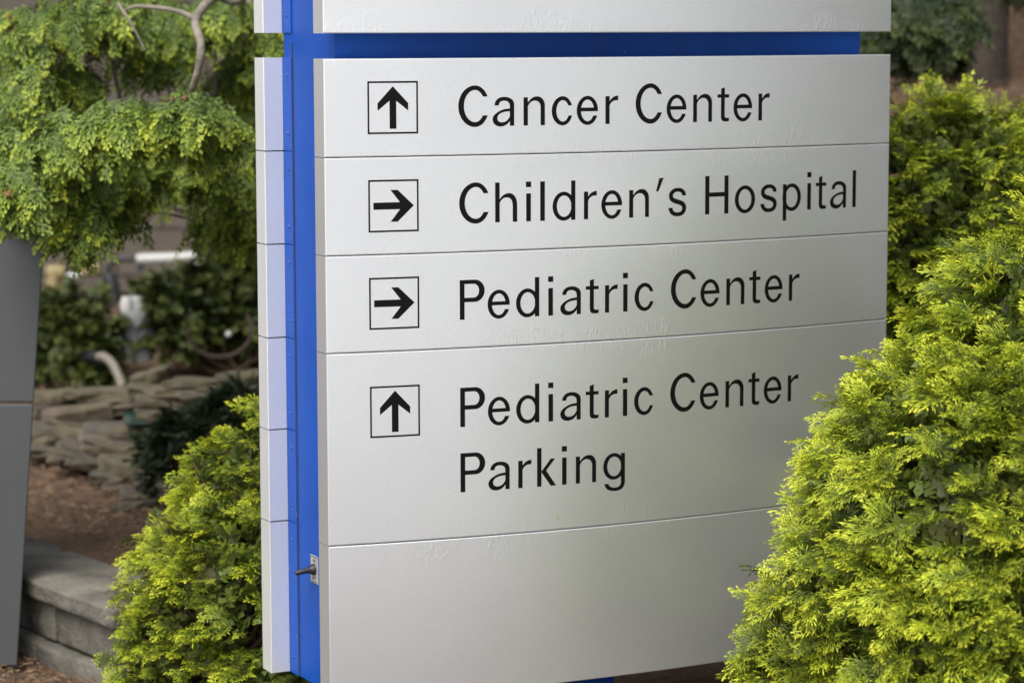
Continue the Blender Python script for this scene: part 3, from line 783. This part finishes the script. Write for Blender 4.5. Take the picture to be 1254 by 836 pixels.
bush("dark_shrub", [lob(92, 412, 42, 9.3, 1.2), lob(55, 420, 36, 9.4, 1.2), lob(120, 440, 22, 9.2, 1.2)], 2500, .068,
     "dark loose shrub beside the grey panel, below the tan pipes", "shrub", DARKL, VARX, 70, inner=.6, nin=700, group='dark shrubs by the building wall')
bush("dark_shrub", [lob(212, 385, 42, 9.4, 1.1), lob(270, 370, 50, 9.6, 1.15), lob(330, 365, 60, 9.6, 1.15), lob(290, 340, 32, 9.6)], 3300, .068,
     "wide dark shrub under the white pipe, partly covering the white barrel", "shrub", DARKL, VARX, 90, inner=.6, nin=1000, group='dark shrubs by the building wall')

# ------------------------------------------------------------------ trees
def tree(name, base, top, rad, limbs, label, material, var, bark, size=.14, cat="tree", cones=0, boughs=()):
    """trunk, limbs that each carry a drooping pad of fronds: limbs = [(tip point, pad radius xy, pad radius z, fronds)]"""
    root = empty(name, tuple(base), label, cat, "dark conifers up the slope" if name == "dark_conifer" else "cypress trees behind the sign")
    base = np.array(base); top = np.array(top)
    mb = MB(); tp = bez([base-np.array([0, 0, .15]), base*.7+top*.3+np.array([.05, .03, 0]), base*.35+top*.65+np.array([-.04, .02, 0]), top], 5)
    mb.tube(tp, [rad*(1-.8*i/(len(tp)-1)) for i in range(len(tp))], 12)
    link("trunk", mb.mesh("trunk"), bark, root)
    lm = MB(); nodes = []
    for bp in boughs:
        pth = bez(bp, 6); b_ = MB(); b_.tube(pth, np.linspace(rad*.13, .003, len(pth)), 8, False); nodes += pth; link("limb", b_.mesh("limb"), bark, root)
    PP = []; AA = []; NN = []; SS = []; TM = []
    for tip, rx, rz, nf, start in limbs:
        lm = MB()
        tip = np.array(tip); t = start; s0 = base*(1-t)+top*t
        out = tip-s0; L = np.linalg.norm(out)
        r_ = max(.008, rad*.22)
        if nodes:
            cand = min(nodes, key=lambda q_: np.linalg.norm(q_-tip))
            if np.linalg.norm(cand-tip) < .75*L: s0 = cand; L = np.linalg.norm(tip-s0); r_ = .007
        dl = tip-s0
        path = bez([s0, s0+dl*.35+np.array([0, 0, .02*L]), s0+dl*.72+np.array([0, 0, .01*L]), tip-np.array([0, 0, .02])], 5)
        lm.tube(path, [r_*(1-.8*i/(len(path)-1)) for i in range(len(path))], 7, False)
        od = out*np.array([1, 1, .2]); od /= np.linalg.norm(od)
        d = rng.normal(size=(nf, 3)); d /= np.linalg.norm(d, axis=1)[:, None]; rr = rng.random(nf)**.45
        P = tip + d*rr[:, None]*np.array([rx, rx, rz])
        ax_ = od*.55 + d*np.array([1, 1, .3])*.8 + rng.normal(0, .25, (nf, 3)); ax_[:, 2] -= .25+.45*rr
        PP.append(P); AA.append(ax_); NN.append(np.array([0, 0, 1.0])+d*.5+rng.normal(0, .3, (nf, 3))); SS.append(size*rng.uniform(.7, 1.25, nf))
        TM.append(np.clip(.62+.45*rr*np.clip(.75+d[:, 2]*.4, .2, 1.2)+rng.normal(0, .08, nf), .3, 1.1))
        for j in rng.choice(nf, max(2, nf//9)):
            b0 = path[rng.integers(len(path)//2, len(path))]
            lm.tube(bez([b0, (b0+P[j])/2+np.array([0, 0, -.01]), P[j]], 3), [.005, .0045, .004, .0035, .003, .002, .0015], 5, False)
        link("limb", lm.mesh("limb"), bark, root)
    P = np.concatenate(PP); Ax = np.concatenate(AA); Nm = np.concatenate(NN); S = np.concatenate(SS); TMm = np.concatenate(TM)
    Ax /= np.linalg.norm(Ax, axis=1)[:, None]
    ok = sign_clear(P, .05) & sign_clear(P+Ax*S[:, None], .02)
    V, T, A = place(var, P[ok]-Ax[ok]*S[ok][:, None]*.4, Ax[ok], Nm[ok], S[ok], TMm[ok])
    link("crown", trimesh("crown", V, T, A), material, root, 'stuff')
    if cones:
        ic = rng.choice(np.nonzero(ok)[0], cones); cm = MB()
        ico = [(0, 0, 1), (.89, 0, .45), (.28, .85, .45), (-.72, .53, .45), (-.72, -.53, .45), (.28, -.85, .45), (.72, .53, -.45), (-.28, .85, -.45), (-.89, 0, -.45), (-.28, -.85, -.45), (.72, -.53, -.45), (0, 0, -1)]
        fi = [(0, 1, 2), (0, 2, 3), (0, 3, 4), (0, 4, 5), (0, 5, 1), (1, 6, 2), (2, 7, 3), (3, 8, 4), (4, 9, 5), (5, 10, 1), (6, 7, 2), (7, 8, 3), (8, 9, 4), (9, 10, 5), (10, 6, 1), (11, 7, 6), (11, 8, 7), (11, 9, 8), (11, 10, 9), (11, 6, 10)]
        for i in ic:
            for _ in range(5):
                cpt = P[i]+rng.normal(0, .018, 3)+np.array([0, 0, .01]); rr = rng.uniform(.005, .009)
                cm.add([cpt+np.array(v)*rr for v in ico], fi)
        link("cones", cm.mesh("cones"), simple("brown_cone", (.16, .065, .03), .8, 0, .3, 60), root, 'stuff')
    return root
def pad(px, py, rx, rz, D, n, start): return (at(px, py, D), rx/F_PX*D, rz/F_PX*D, n, start)
g0 = at(450, 500, 7.7); tb = np.array([g0[0], g0[1], float(H(g0[0], g0[1]))]); tt = tb + np.array([.1, .15, 5.2])
L1 = [pad(40, 40, 75, 38, 6.7, 95, .50), pad(125, 20, 75, 36, 6.9, 95, .55), pad(20, 110, 55, 36, 6.6, 70, .45), pad(75, 105, 65, 35, 6.9, 80, .45),
      pad(190, 62, 62, 34, 7.1, 85, .5), pad(265, 20, 50, 30, 7.2, 70, .5), pad(288, 95, 40, 40, 7.4, 60, .45), pad(180, 15, 60, 30, 7.3, 60, .5),
      pad(75, 170, 62, 28, 6.35, 95, .42), pad(150, 150, 62, 25, 6.3, 100, .42), pad(225, 140, 48, 22, 6.3, 75, .42), pad(262, 158, 42, 25, 6.45, 65, .42),
      pad(55, 215, 50, 30, 6.4, 80, .4), pad(120, 205, 55, 34, 6.6, 80, .4), pad(195, 195, 55, 34, 6.8, 80, .4), pad(265, 205, 48, 34, 6.7, 75, .4),
      pad(295, 235, 32, 34, 6.9, 50, .38), pad(98, 272, 40, 30, 6.45, 75, .36), pad(140, 245, 40, 30, 6.8, 55, .38), pad(15, 235, 40, 28, 6.2, 60, .36), pad(0, 175, 40, 35, 6.4, 50, .4),
      pad(262, 262, 36, 22, 7.0, 40, .36), pad(300, 285, 24, 18, 7.0, 22, .36), pad(330, 50, 40, 60, 7.3, 60, .5), pad(335, 170, 30, 50, 7.4, 45, .45)]
for k in range(46):                                     # the crown goes on above and round the back
    a = rng.uniform(0, 2*math.pi); h = rng.uniform(2.0, 5.0); r_ = rng.uniform(.5, 1.9)*(1-(h-1.6)/5.5)
    L1.append((np.array([tb[0]-.35+math.cos(a)*r_, tb[1]+.2+math.sin(a)*r_, h]), .32, .15, 15, min(.95, (h+.25)/5.3)))
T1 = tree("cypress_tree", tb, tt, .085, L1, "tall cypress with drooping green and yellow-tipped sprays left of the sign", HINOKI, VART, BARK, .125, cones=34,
    boughs=[[tb*.65+tt*.35, at(345, 10, 8.0), at(215, 45, 7.7), at(120, 40, 7.5), at(40, 55, 7.2)], [tb*.7+tt*.3, at(350, 130, 8.0), at(230, 165, 7.5), at(120, 200, 7.2), at(40, 220, 7.0)],
            [tb*.67+tt*.33, at(350, 70, 7.8), at(245, 120, 7.2), at(150, 135, 7.0), at(70, 160, 7.0)], [tb*.7+tt*.3, at(350, 190, 7.9), at(270, 220, 7.5), at(190, 225, 7.4), at(110, 255, 7.0)]])
# the bare pale bough that shows against its crown
mb = MB(); P_ = [at(330, -40, 6.8), at(292, 0, 6.75), at(264, -4, 6.7), at(240, 24, 6.5), at(246, 55, 6.4), at(243, 85, 6.4), at(232, 118, 6.45)]
mb.tube(bez(P_, 6), np.linspace(.014, .0085, 37), 9)
mb.tube(bez([at(243, 25, 6.5), at(215, 13, 6.55), at(170, 8, 6.6), at(150, 14, 6.65)], 5), np.linspace(.008, .0035, 16), 7)
mb.tube(bez([at(145, 5, 6.5), at(160, 28, 6.45), at(178, 62, 6.45)], 5), np.linspace(.005, .0025, 11), 6)
link("bare_bough", mb.mesh("bare_bough"), BARK, T1)
g0 = at(1203, 100, 10.0); tb2 = np.array([g0[0], g0[1], float(H(g0[0], g0[1]))]); tt2 = tb2 + np.array([-.05, .1, 4.6])
L2 = [pad(1128, 28, 45, 34, 8.0, 85, .42), pad(1160, 50, 38, 28, 8.0, 75, .40), pad(1105, 55, 35, 25, 8.2, 55, .40), pad(1180, 20, 25, 25, 8.1, 40, .45), pad(1085, 20, 50, 45, 8.4, 60, .45), pad(1065, 55, 35, 30, 8.3, 45, .42), pad(1130, -40, 70, 45, 8.2, 80, .5), pad(1235, -45, 50, 35, 8.6, 40, .55)]
for k in range(34):
    a = rng.uniform(0, 2*math.pi); h = rng.uniform(1.5, 4.2); r_ = rng.uniform(.4, 1.7)*(1-h/6)
    L2.append((np.array([tb2[0]+math.cos(a)*r_, tb2[1]+math.sin(a)*r_, tb2[2]+h]), .35, .16, 13, min(.95, (h+.2)/4.7)))
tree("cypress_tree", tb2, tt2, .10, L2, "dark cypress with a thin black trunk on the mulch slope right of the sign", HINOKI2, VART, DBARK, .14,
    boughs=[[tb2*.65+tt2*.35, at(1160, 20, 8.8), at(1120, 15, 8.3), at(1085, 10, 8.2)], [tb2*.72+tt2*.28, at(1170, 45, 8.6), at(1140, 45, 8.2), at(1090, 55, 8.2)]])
# the trees further up the slope
for j, (px, D, lb) in enumerate(((1105, 12.0, "dense dark conifer far behind the sign's upper right corner"), (1290, 12.5, "dark conifer far up the slope beyond the right bushes"))):
    g0 = at(px, 60, D); b_ = np.array([g0[0], g0[1], float(H(g0[0], g0[1]))]); L3 = []
    for k in range(42):
        a = rng.uniform(0, 2*math.pi); h = rng.uniform(.3 if j == 0 else 1.0, 4.4); r_ = rng.uniform(.2, 1.3)*(1-h/6)
        L3.append((b_+np.array([math.cos(a)*r_, math.sin(a)*r_, h]), .42, .2, 26, min(.95, h/4.6)))
    tree("dark_conifer", b_, b_+np.array([0, .05, 4.8]), .09, L3, lb, DARKL, VARX, DBARK, .26)

# unseen belt of trees added at the right to darken the sign there
PP = []; AA = []; NN = []; SS = []; tm = MB()
for k, th_ in enumerate(np.linspace(28, -31, 17)):
    a = math.radians(th_); dist = np.interp(-th_, [-28, 0, 40, 80, 128], [5.2, 4.8, 7.5, 15, 19])*rng.uniform(.93, 1.1); hh = np.interp(-th_, [-28, 40, 128], [6.0, 6.5, 8])*rng.uniform(.85, 1.1)
    b_ = np.array([.7+dist*math.cos(a), dist*math.sin(a), 0]); w_ = 1.1 if dist < 9 else 1.8
    n_ = 210; h = rng.uniform(.1, hh, n_); an_ = rng.uniform(0, 2*math.pi, n_); r_ = w_*(1-h/hh*.85)*np.sqrt(rng.random(n_))
    PP.append(b_ + np.stack([np.cos(an_)*r_, np.sin(an_)*r_, h], -1)); AA.append(np.stack([np.cos(an_), np.sin(an_), rng.normal(-.2, .3, n_)], -1)); NN.append(rng.normal(0, .5, (n_, 3))+np.array([0, 0, 1])); SS.append(rng.uniform(.5, .9, n_)*w_/1.3)
    tm.tube([b_-np.array([0, 0, .2]), b_+np.array([0, 0, hh*.8])], [.13, .03], 7, False)
V, T, A = place(VARX, np.concatenate(PP), np.concatenate(AA), np.concatenate(NN), np.concatenate(SS))
tag(link("added_treeline", trimesh("added_treeline", V, T, A), DARKL), "unseen belt of dark trees added to darken the right of the sign", None, None, 'stuff')
tag(link("added_treeline_trunks", tm.mesh("added_treeline_trunks"), DBARK), "trunks of the unseen added belt of dark trees", None, None, 'stuff')

# ------------------------------------------------------------------ low block wall
M_BLOCK = simple("weathered_block", (.105, .097, .078), .95, 0, .6, 7, 1.0, 45, .010)
def rough_block(L, Dp, Hh, seed, cut=3, amp=.006):
    r = np.random.default_rng(seed)
    import bmesh
    bm = bmesh.new(); bmesh.ops.create_cube(bm, size=1)
    bmesh.ops.subdivide_edges(bm, edges=bm.edges[:], cuts=2, use_grid_fill=True)
    for v in bm.verts:
        v.co = Vector((v.co.x*L, v.co.y*Dp, v.co.z*Hh)) + Vector(r.normal(0, amp, 3))
    me = bpy.data.meshes.new("block"); bm.to_mesh(me); bm.free(); me.shade_smooth(); return me
def put(o, loc, ang):
    o.matrix_basis = Matrix.Translation(Vector(loc)) @ Matrix.Rotation(ang, 4, 'Z')
wall = empty("block_wall", (*((WALL_A+WALL_B)/2), 0), "low weathered grey block retaining wall beside the grey panel", "wall")
ang = math.atan2(wd[1], wd[0]); LL = np.linalg.norm(WALL_B-WALL_A)
rows_ = [(-.06, .068, .31, 0.010, .62), (.010, .068, .31, .0, .62)]
courses = [(-.10, .055, .20, -.012, .55), (.057, .155, .20, .012, .62), (.158, .215, .245, -.02, .80)]
for ci, (z0, z1, dp, off, bl) in enumerate(courses):
    x = -.2*ci
    k = 0
    while x < LL:
        L = min(bl*(1+.12*math.sin(3.1*k+ci)), LL-x+.02*ci)
        if L < .05: break
        c = WALL_A + wd*(x+L/2) + wn*(off+dp/2)
        me = rough_block(L-.008, dp, z1-z0-.004, 100*ci+k, amp=.0035); o = link("block", me, M_BLOCK, wall)
        o.matrix_basis = Matrix.Translation(Vector((c[0], c[1], (z0+z1)/2))) @ Matrix.Rotation(ang, 4, 'Z')
        bv = o.modifiers.new("edge", 'BEVEL'); bv.width = .008; bv.segments = 2; bv.limit_method = 'ANGLE'; bv.angle_limit = math.radians(50)
        x += L; k += 1

# ------------------------------------------------------------------ stacked flat stones round the little pond
def stone_mat(name, c):
    M, nt, b = mat(name)
    f = noise(nt, 9, 7, None, .65); f2 = noise(nt, 3, 3)
    c = np.array(c)
    mx = N(nt, "ShaderNodeMix", data_type='RGBA'); nt.links.new(ramp(nt, f, [(.3, c*.45), (.55, c), (.75, c*1.35)]), mx.inputs[6])
    nt.links.new(ramp(nt, f, [(.35, (.035, .03, .015)), (.7, (.11, .092, .05))]), mx.inputs[7])
    nt.links.new(ramp(nt, f2, [(.45, (0, 0, 0)), (.6, (.8, .8, .8))]), mx.inputs[0])
    nt.links.new(mx.outputs[2], b.inputs["Base Color"]); b.inputs["Roughness"].default_value = .85
    bump(nt, b, f, .8, .02); return M
ST = [stone_mat("mossy_stone", (0.122, 0.105, 0.065)), stone_mat("tan_stone", (0.140, 0.110, 0.077)), stone_mat("grey_stone", (0.098, 0.085, 0.067)), stone_mat("brown_stone", (0.106, 0.076, 0.058))]
def stone_mesh(L, Dp, Hh, seed):
    import bmesh
    r = np.random.default_rng(seed); bm = bmesh.new()
    n = 13; ring_ = []
    for lay, (zz, sc_) in enumerate(((-.5, .90), (-.2, 1.0), (.3, 1.0), (.5, .92))):
        vs = []
        for k in range(n):
            a = 2*math.pi*k/n; rr = 1+.16*math.sin(a*2+seed)+.12*math.sin(a*3+seed*2.3)+r.normal(0, .085)
            cx, cy = math.cos(a), math.sin(a); p_ = 1/max(abs(cx), abs(cy))**.75
            vs.append(bm.verts.new((cx*p_*rr*sc_*L/2, cy*p_*rr*sc_*Dp/2, zz*Hh + r.normal(0, .05)*Hh + cx*.18*Hh*math.sin(seed))))
        ring_.append(vs)
    for a, b in zip(ring_, ring_[1:]):
        for k in range(n): bm.faces.new((a[k], a[(k+1) % n], b[(k+1) % n], b[k]))
    bm.faces.new(ring_[0][::-1]); bm.faces.new(ring_[-1])
    me = bpy.data.meshes.new("stone"); bm.to_mesh(me); bm.free(); return me
st0 = at(150, 560, 8.0); sroot = empty("dry_stone_wall", (st0[0], st0[1], float(H(st0[0], st0[1]))), "stacked flat mossy stones edging the small pond behind the mulch", "stone wall")
STONES = [  # centre px, py, width px, height px, distance, tilt, material
 (64, 488, 46, 24, 8.75, .05, 0), (126, 484, 84, 17, 8.8, .02, 0), (190, 479, 62, 14, 8.8, -.06, 0), (245, 470, 70, 13, 8.9, -.05, 0), (300, 463, 50, 20, 8.9, 0, 0), (184, 463, 36, 24, 9.0, .1, 0),
 (205, 493, 72, 14, 8.7, -.05, 0), (262, 486, 80, 13, 8.75, -.03, 2), (105, 507, 100, 28, 8.45, .20, 1), (58, 510, 40, 24, 8.4, -.35, 3), (192, 505, 40, 14, 8.6, -.08, 2), (230, 508, 50, 16, 8.6, -.04, 2),
 (75, 530, 68, 24, 8.25, -.12, 2), (148, 530, 82, 24, 8.3, .03, 2), (98, 545, 52, 10, 8.2, -.15, 2), (108, 555, 58, 22, 8.15, -.18, 2), (150, 552, 90, 20, 8.15, -.20, 1), (128, 570, 70, 18, 8.1, -.28, 2),
 (168, 548, 60, 12, 8.2, -.1, 3), (162, 576, 74, 34, 8.0, -.05, 0), (185, 590, 36, 20, 7.95, -.1, 3), (170, 606, 42, 14, 7.85, -.05, 2), (168, 620, 44, 18, 7.8, .05, 2), (285, 478, 66, 11, 8.8, -.03, 0), (220, 481, 60, 10, 8.8, -.02, 1), (140, 500, 60, 12, 8.6, .05, 3), (88, 520, 60, 12, 8.3, -.1, 1), (130, 541, 60, 12, 8.2, -.1, 3), (92, 565, 46, 14, 8.1, -.2, 3), (140, 584, 46, 16, 8, -.1, 2), (145, 600, 34, 12, 7.8, -.1, 3), (48, 540, 40, 16, 8.3, 0, 2), (215, 545, 60, 24, 8.1, 0, 2), (225, 600, 60, 26, 7.8, 0, 2), (60, 552, 44, 14, 8.25, -.1, 2)]
yawr = math.atan2(RIGHT[1], RIGHT[0])
for k, (px, py, wp, hp, D, tilt, mi) in enumerate(STONES):
    yl = 545+(min(px, 170)-60)*.68; D = min(9.15, max(7.3, 8.4-2.27*((px-627)/F_PX*8+1.51)) + max(0, yl-py)*.0062)
    c = at(px, py, D); L, Hh = wp/F_PX*D*1.12, hp/F_PX*D*.86
    o = link("stone", stone_mesh(L, max(.16, min(.34, L*.6)), Hh, k+3), ST[mi], sroot)
    o.matrix_basis = Matrix.Translation(Vector(c)) @ Matrix.Rotation(yawr, 4, 'Z') @ Matrix.Rotation(-tilt, 4, 'Y') @ Matrix.Rotation(-.04, 4, 'X')
    bv = o.modifiers.new("edge", 'BEVEL'); bv.width = .012; bv.segments = 2; bv.limit_method = 'ANGLE'; bv.angle_limit = math.radians(35)
Mw, ntw, bw = mat("pond_water"); bw.inputs["Base Color"].default_value = (.022, .055, .046, 1); bw.inputs["Roughness"].default_value = .12
bump(ntw, bw, noise(ntw, 14, 3), .3, .01)
wc = at(163, 510, 8.2)
V_ = [at(150, 506, 8.35), at(178, 504, 8.35), at(181, 514, 8.05), at(152, 517, 8.05)]
zz = wc[2]; V_ = [np.array([v[0], v[1], zz]) for v in V_]
tag(link("pond_water", pymesh("pond_water", V_, [(0, 1, 2, 3)]), Mw), "small patch of green pond water among the stones", None, None, 'structure')

# ------------------------------------------------------------------ building wall, pipes, barrel, hose
def cmu_mat(name, c):
    M, nt, b = mat(name); f = noise(nt, 8, 6); c = np.array(c)
    nt.links.new(ramp(nt, f, [(.3, c*.85), (.7, c*1.12)]), b.inputs["Base Color"]); b.inputs["Roughness"].default_value = .95
    bump(nt, b, noise(nt, 90, 4), .5, .004); return M
M_CMU = cmu_mat("brown_block", (.095, .08, .064)); M_MORT = cmu_mat("dark_mortar", (.065, .055, .045))
bw0 = CAM[:2] + ghf*11.2 + ghr*-4.2; bz = .2
bwall = empty("block_building_wall", (bw0[0], bw0[1], bz), "plain brown-grey block wall of a building far behind the tree and shrubs", "wall")
def gbox(name, l0, l1, d0, d1, z0, z1, material, parent=None, me=None):
    mb = MB(); c = CAM[:2] + ghf*(d0+d1)/2 + ghr*(l0+l1)/2
    Rg = np.array([[ghr[0], ghf[0], 0], [ghr[1], ghf[1], 0], [0, 0, 1]])
    mb.box((c[0], c[1], (z0+z1)/2), (l1-l0, d1-d0, z1-z0), Rg)
    return link(name, mb.mesh(name), material, parent)
gbox("mortar_core", -4.6, 0.6, 11.212, 11.5, -.3, 4.2, M_MORT, bwall)
Rg = np.array([[ghr[0], ghf[0], 0], [ghr[1], ghf[1], 0], [0, 0, 1]])
mbk = MB(); mbk.box((0, 0, 0), (.394, .05, .194), Rg); bme = mbk.mesh("block"); bme.materials.append(M_CMU)
cnt = 0; far = MB()
for r_ in range(21):
    for cI in range(14):
        l = -4.55 + cI*.404 + (.2 if r_ % 2 else 0); z = .0 + r_*.204
        if l > .5: continue
        c = CAM[:2] + ghf*11.225 + ghr*l
        o = link("block", bme, None, bwall); o.matrix_basis = Matrix.Translation(Vector((c[0], c[1], z)))
M_PVC = simple("white_pvc", (.42, .42, .40), .4, 0, .06, 12)
M_TAN = simple("tan_insulation", (.24, .19, .09), .8, 0, .25, 10)
M_GALV = simple("galvanised_pipe", (.42, .43, .45), .4, .6, .15, 20)
M_BARREL = simple("white_barrel_plastic", (.29, .30, .31), .55, 0, .10, 5)
M_HOSE = simple("beige_hose", (.17, .15, .115), .6, 0, .15, 14)
def thing_tube(name, pts, r, material, label, cat, n=14, smooth=6):
    mb = MB(); P = bez(pts, smooth) if smooth else [np.array(p) for p in pts]
    mb.tube(P, r, n); o = link(name, mb.mesh(name), material); tag(o, label, cat); return o
Dp = 10.6
wp = empty("white_pipe", tuple(at(205, 316, Dp)), "white plastic pipe running level above the wide dark shrub", "pipe")
mb = MB(); mb.tube([at(168, 317.5, Dp), at(200, 316.4, Dp), at(236, 315.0, Dp)], .023, 16); link("straight_pipe", mb.mesh("straight_pipe"), M_PVC, wp)
mb = MB(); mb.tube(bez([at(234, 315, Dp), at(242, 315.5, Dp), at(246, 321, Dp), at(246.5, 333, Dp), at(246.5, 385, Dp)], 5), .026, 16); link("elbow", mb.mesh("elbow"), M_PVC, wp)
bh = empty("black_hose", tuple(at(145, 330, Dp)), "black curved hose and valve joined to the white pipe", "hose")
mb = MB(); mb.tube(bez([at(171, 332, Dp), at(172, 322, Dp), at(166, 317, Dp), at(150, 317, Dp), at(138, 320, Dp), at(133, 328, Dp), at(134, 342, Dp)], 5), .014, 12); link("hose_bend", mb.mesh("hose_bend"), M_RUBBER, bh)
mb = MB(); mb.tube([at(133, 336, Dp), at(135, 345, Dp), at(139, 358, Dp), at(142, 372, Dp)], [.024, .034, .030, .026], 14); link("valve", mb.mesh("valve"), M_RUBBER, bh)
tp_ = empty("tan_pipe", tuple(at(90, 334, 10.5)), "two tan wrapped pipe ends joined by a grey rod left of the black valve", "pipe")
mb = MB(); mb.tube([at(58, 334, 10.5), at(59, 334, 10.5), at(79, 333.5, 10.5), at(80, 333.5, 10.5)], [.028, .031, .031, .028], 18); link("wrapped_end", mb.mesh("wrapped_end"), M_TAN, tp_)
mb = MB(); mb.tube([at(99, 331, 10.5), at(100, 331, 10.5), at(121, 330.5, 10.5), at(122, 330.5, 10.5)], [.024, .027, .027, .024], 18); link("wrapped_end", mb.mesh("wrapped_end"), M_TAN, tp_)
mb = MB(); mb.tube([at(80, 338, 10.5), at(100, 337, 10.5)], .011, 12); link("rod", mb.mesh("rod"), M_GALV, tp_)
mb = MB(); mb.tube(bez([at(66, 334, 10.5), at(65, 345, 10.5), at(65, 370, 10.5), at(65, 420, 10.5)], 4), .03, 14); link("standpipe", mb.mesh("standpipe"), M_TAN, tp_)
# barrel
bc_ = at(168, 410, 9.35); zb = float(H(bc_[0], bc_[1]))
br = empty("white_barrel", (bc_[0], bc_[1], zb), "white plastic barrel standing half hidden by the dark shrubs", "barrel")
rb = 21/F_PX*9.35; z_t = at(168, 368, 9.35)[2]; z_b = at(168, 441, 9.35)[2]
def lathe(prof, n=28):
    mb = MB(); mb.tube([np.array([bc_[0], bc_[1], z]) for z, r in prof], [r for z, r in prof], n); return mb
link("drum", lathe([(z_b, rb*.93), (z_b+.02, rb), (z_b+(z_t-z_b)*.45, rb*1.02), (z_b+(z_t-z_b)*.8, rb*.98), (z_t, rb*.85)]).mesh("drum"), M_BARREL, br)
link("lid", lathe([(z_t, rb*.5), (z_t+.012, rb*.5), (z_t+.02, rb*.42)]).mesh("lid"), M_PVC, br)
cp = at(155, 370, 9.2); mb = MB(); mb.tube([cp-np.array([0, 0, .03]), cp, cp+np.array([0, 0, .02])], [.022, .024, .016], 16); link("spout_cap", mb.mesh("spout_cap"), M_PVC, br)
# hose into the pond
hz_ = empty("outlet_hose", tuple(at(135, 460, 8.95)), "pale outlet hose with a black collar bending down to the pond stones", "hose")
mb = MB(); mb.tube(bez([at(120, 437, 9.05), at(128, 437, 9.0), at(138, 446, 8.95), at(146, 462, 8.92), at(150, 474, 8.9)], 6), .016, 14); link("spout", mb.mesh("spout"), M_HOSE, hz_)
mb = MB(); mb.tube(bez([at(106, 438, 9.15), at(114, 436, 9.1), at(122, 437, 9.04)], 4), .020, 14); link("collar", mb.mesh("collar"), M_RUBBER, hz_)
# coil and small white float by the shrub
hc = MB(); cc_ = at(268, 408, 9.15)
hc.tube([cc_ + .095*(np.array([*ghr, 0])*math.cos(a)*1.15 + np.array([0, 0, 1.0])*math.sin(a)*.95) + np.array([*ghf, 0])*.004*k for k, a in enumerate(np.linspace(3.0, 6.9, 26))], .007, 8)
tag(link("garden_hose", hc.mesh("garden_hose"), simple("brown_hose", (.04, .026, .02), .8)), "brown hose looped under the wide dark shrub", "hose")
cf = at(280, 409, 9.0); fm = MB(); fm.tube([cf+np.array([0, 0, z]) for z in (-.011, -.008, 0, .008, .011)], [.004, .009, .012, .009, .004], 14)
tag(link("float_ball", fm.mesh("float_ball"), M_PVC), "small white ball beside the looped brown hose", "ball")

# ------------------------------------------------------------------ grey panel at the left edge of the view
M_GREY = simple("grey_metal_paint", (.045, .048, .050), .5, .2, .08, 3, .2, 200, .0008)
Dg = 6.42
gp = at(-70, 795, Dg); gz = float(H(gp[0], gp[1]))
gs = empty("grey_sign_panel", (gp[0], gp[1], gz), "tall tapering grey metal sign panel left of the block wall", "sign")
def tap(py0, py1, name):
    V = []
    rx = lambda py: 22.4 + (795-py)*.0629
    for dz, D in ((0, Dg), (1, Dg+.16)):
        for py in (py0, py1):
            for xx in (-240, rx(py)):
                V.append(at(xx - (5*dz if xx > -200 else 0), py, D))
    F_ = [(0, 1, 3, 2), (4, 6, 7, 5), (0, 4, 5, 1), (2, 3, 7, 6), (0, 2, 6, 4), (1, 5, 7, 3)]
    o = link(name, pymesh(name, V, F_), M_GREY, gs); bv = o.modifiers.new("edge", 'BEVEL'); bv.width = .004; bv.segments = 3
tap(815, 494.6, "panel"); tap(492.4, 205, "panel")
print("TRIS", sum(len(o.data.polygons) for o in bpy.data.objects if o.type == 'MESH'))
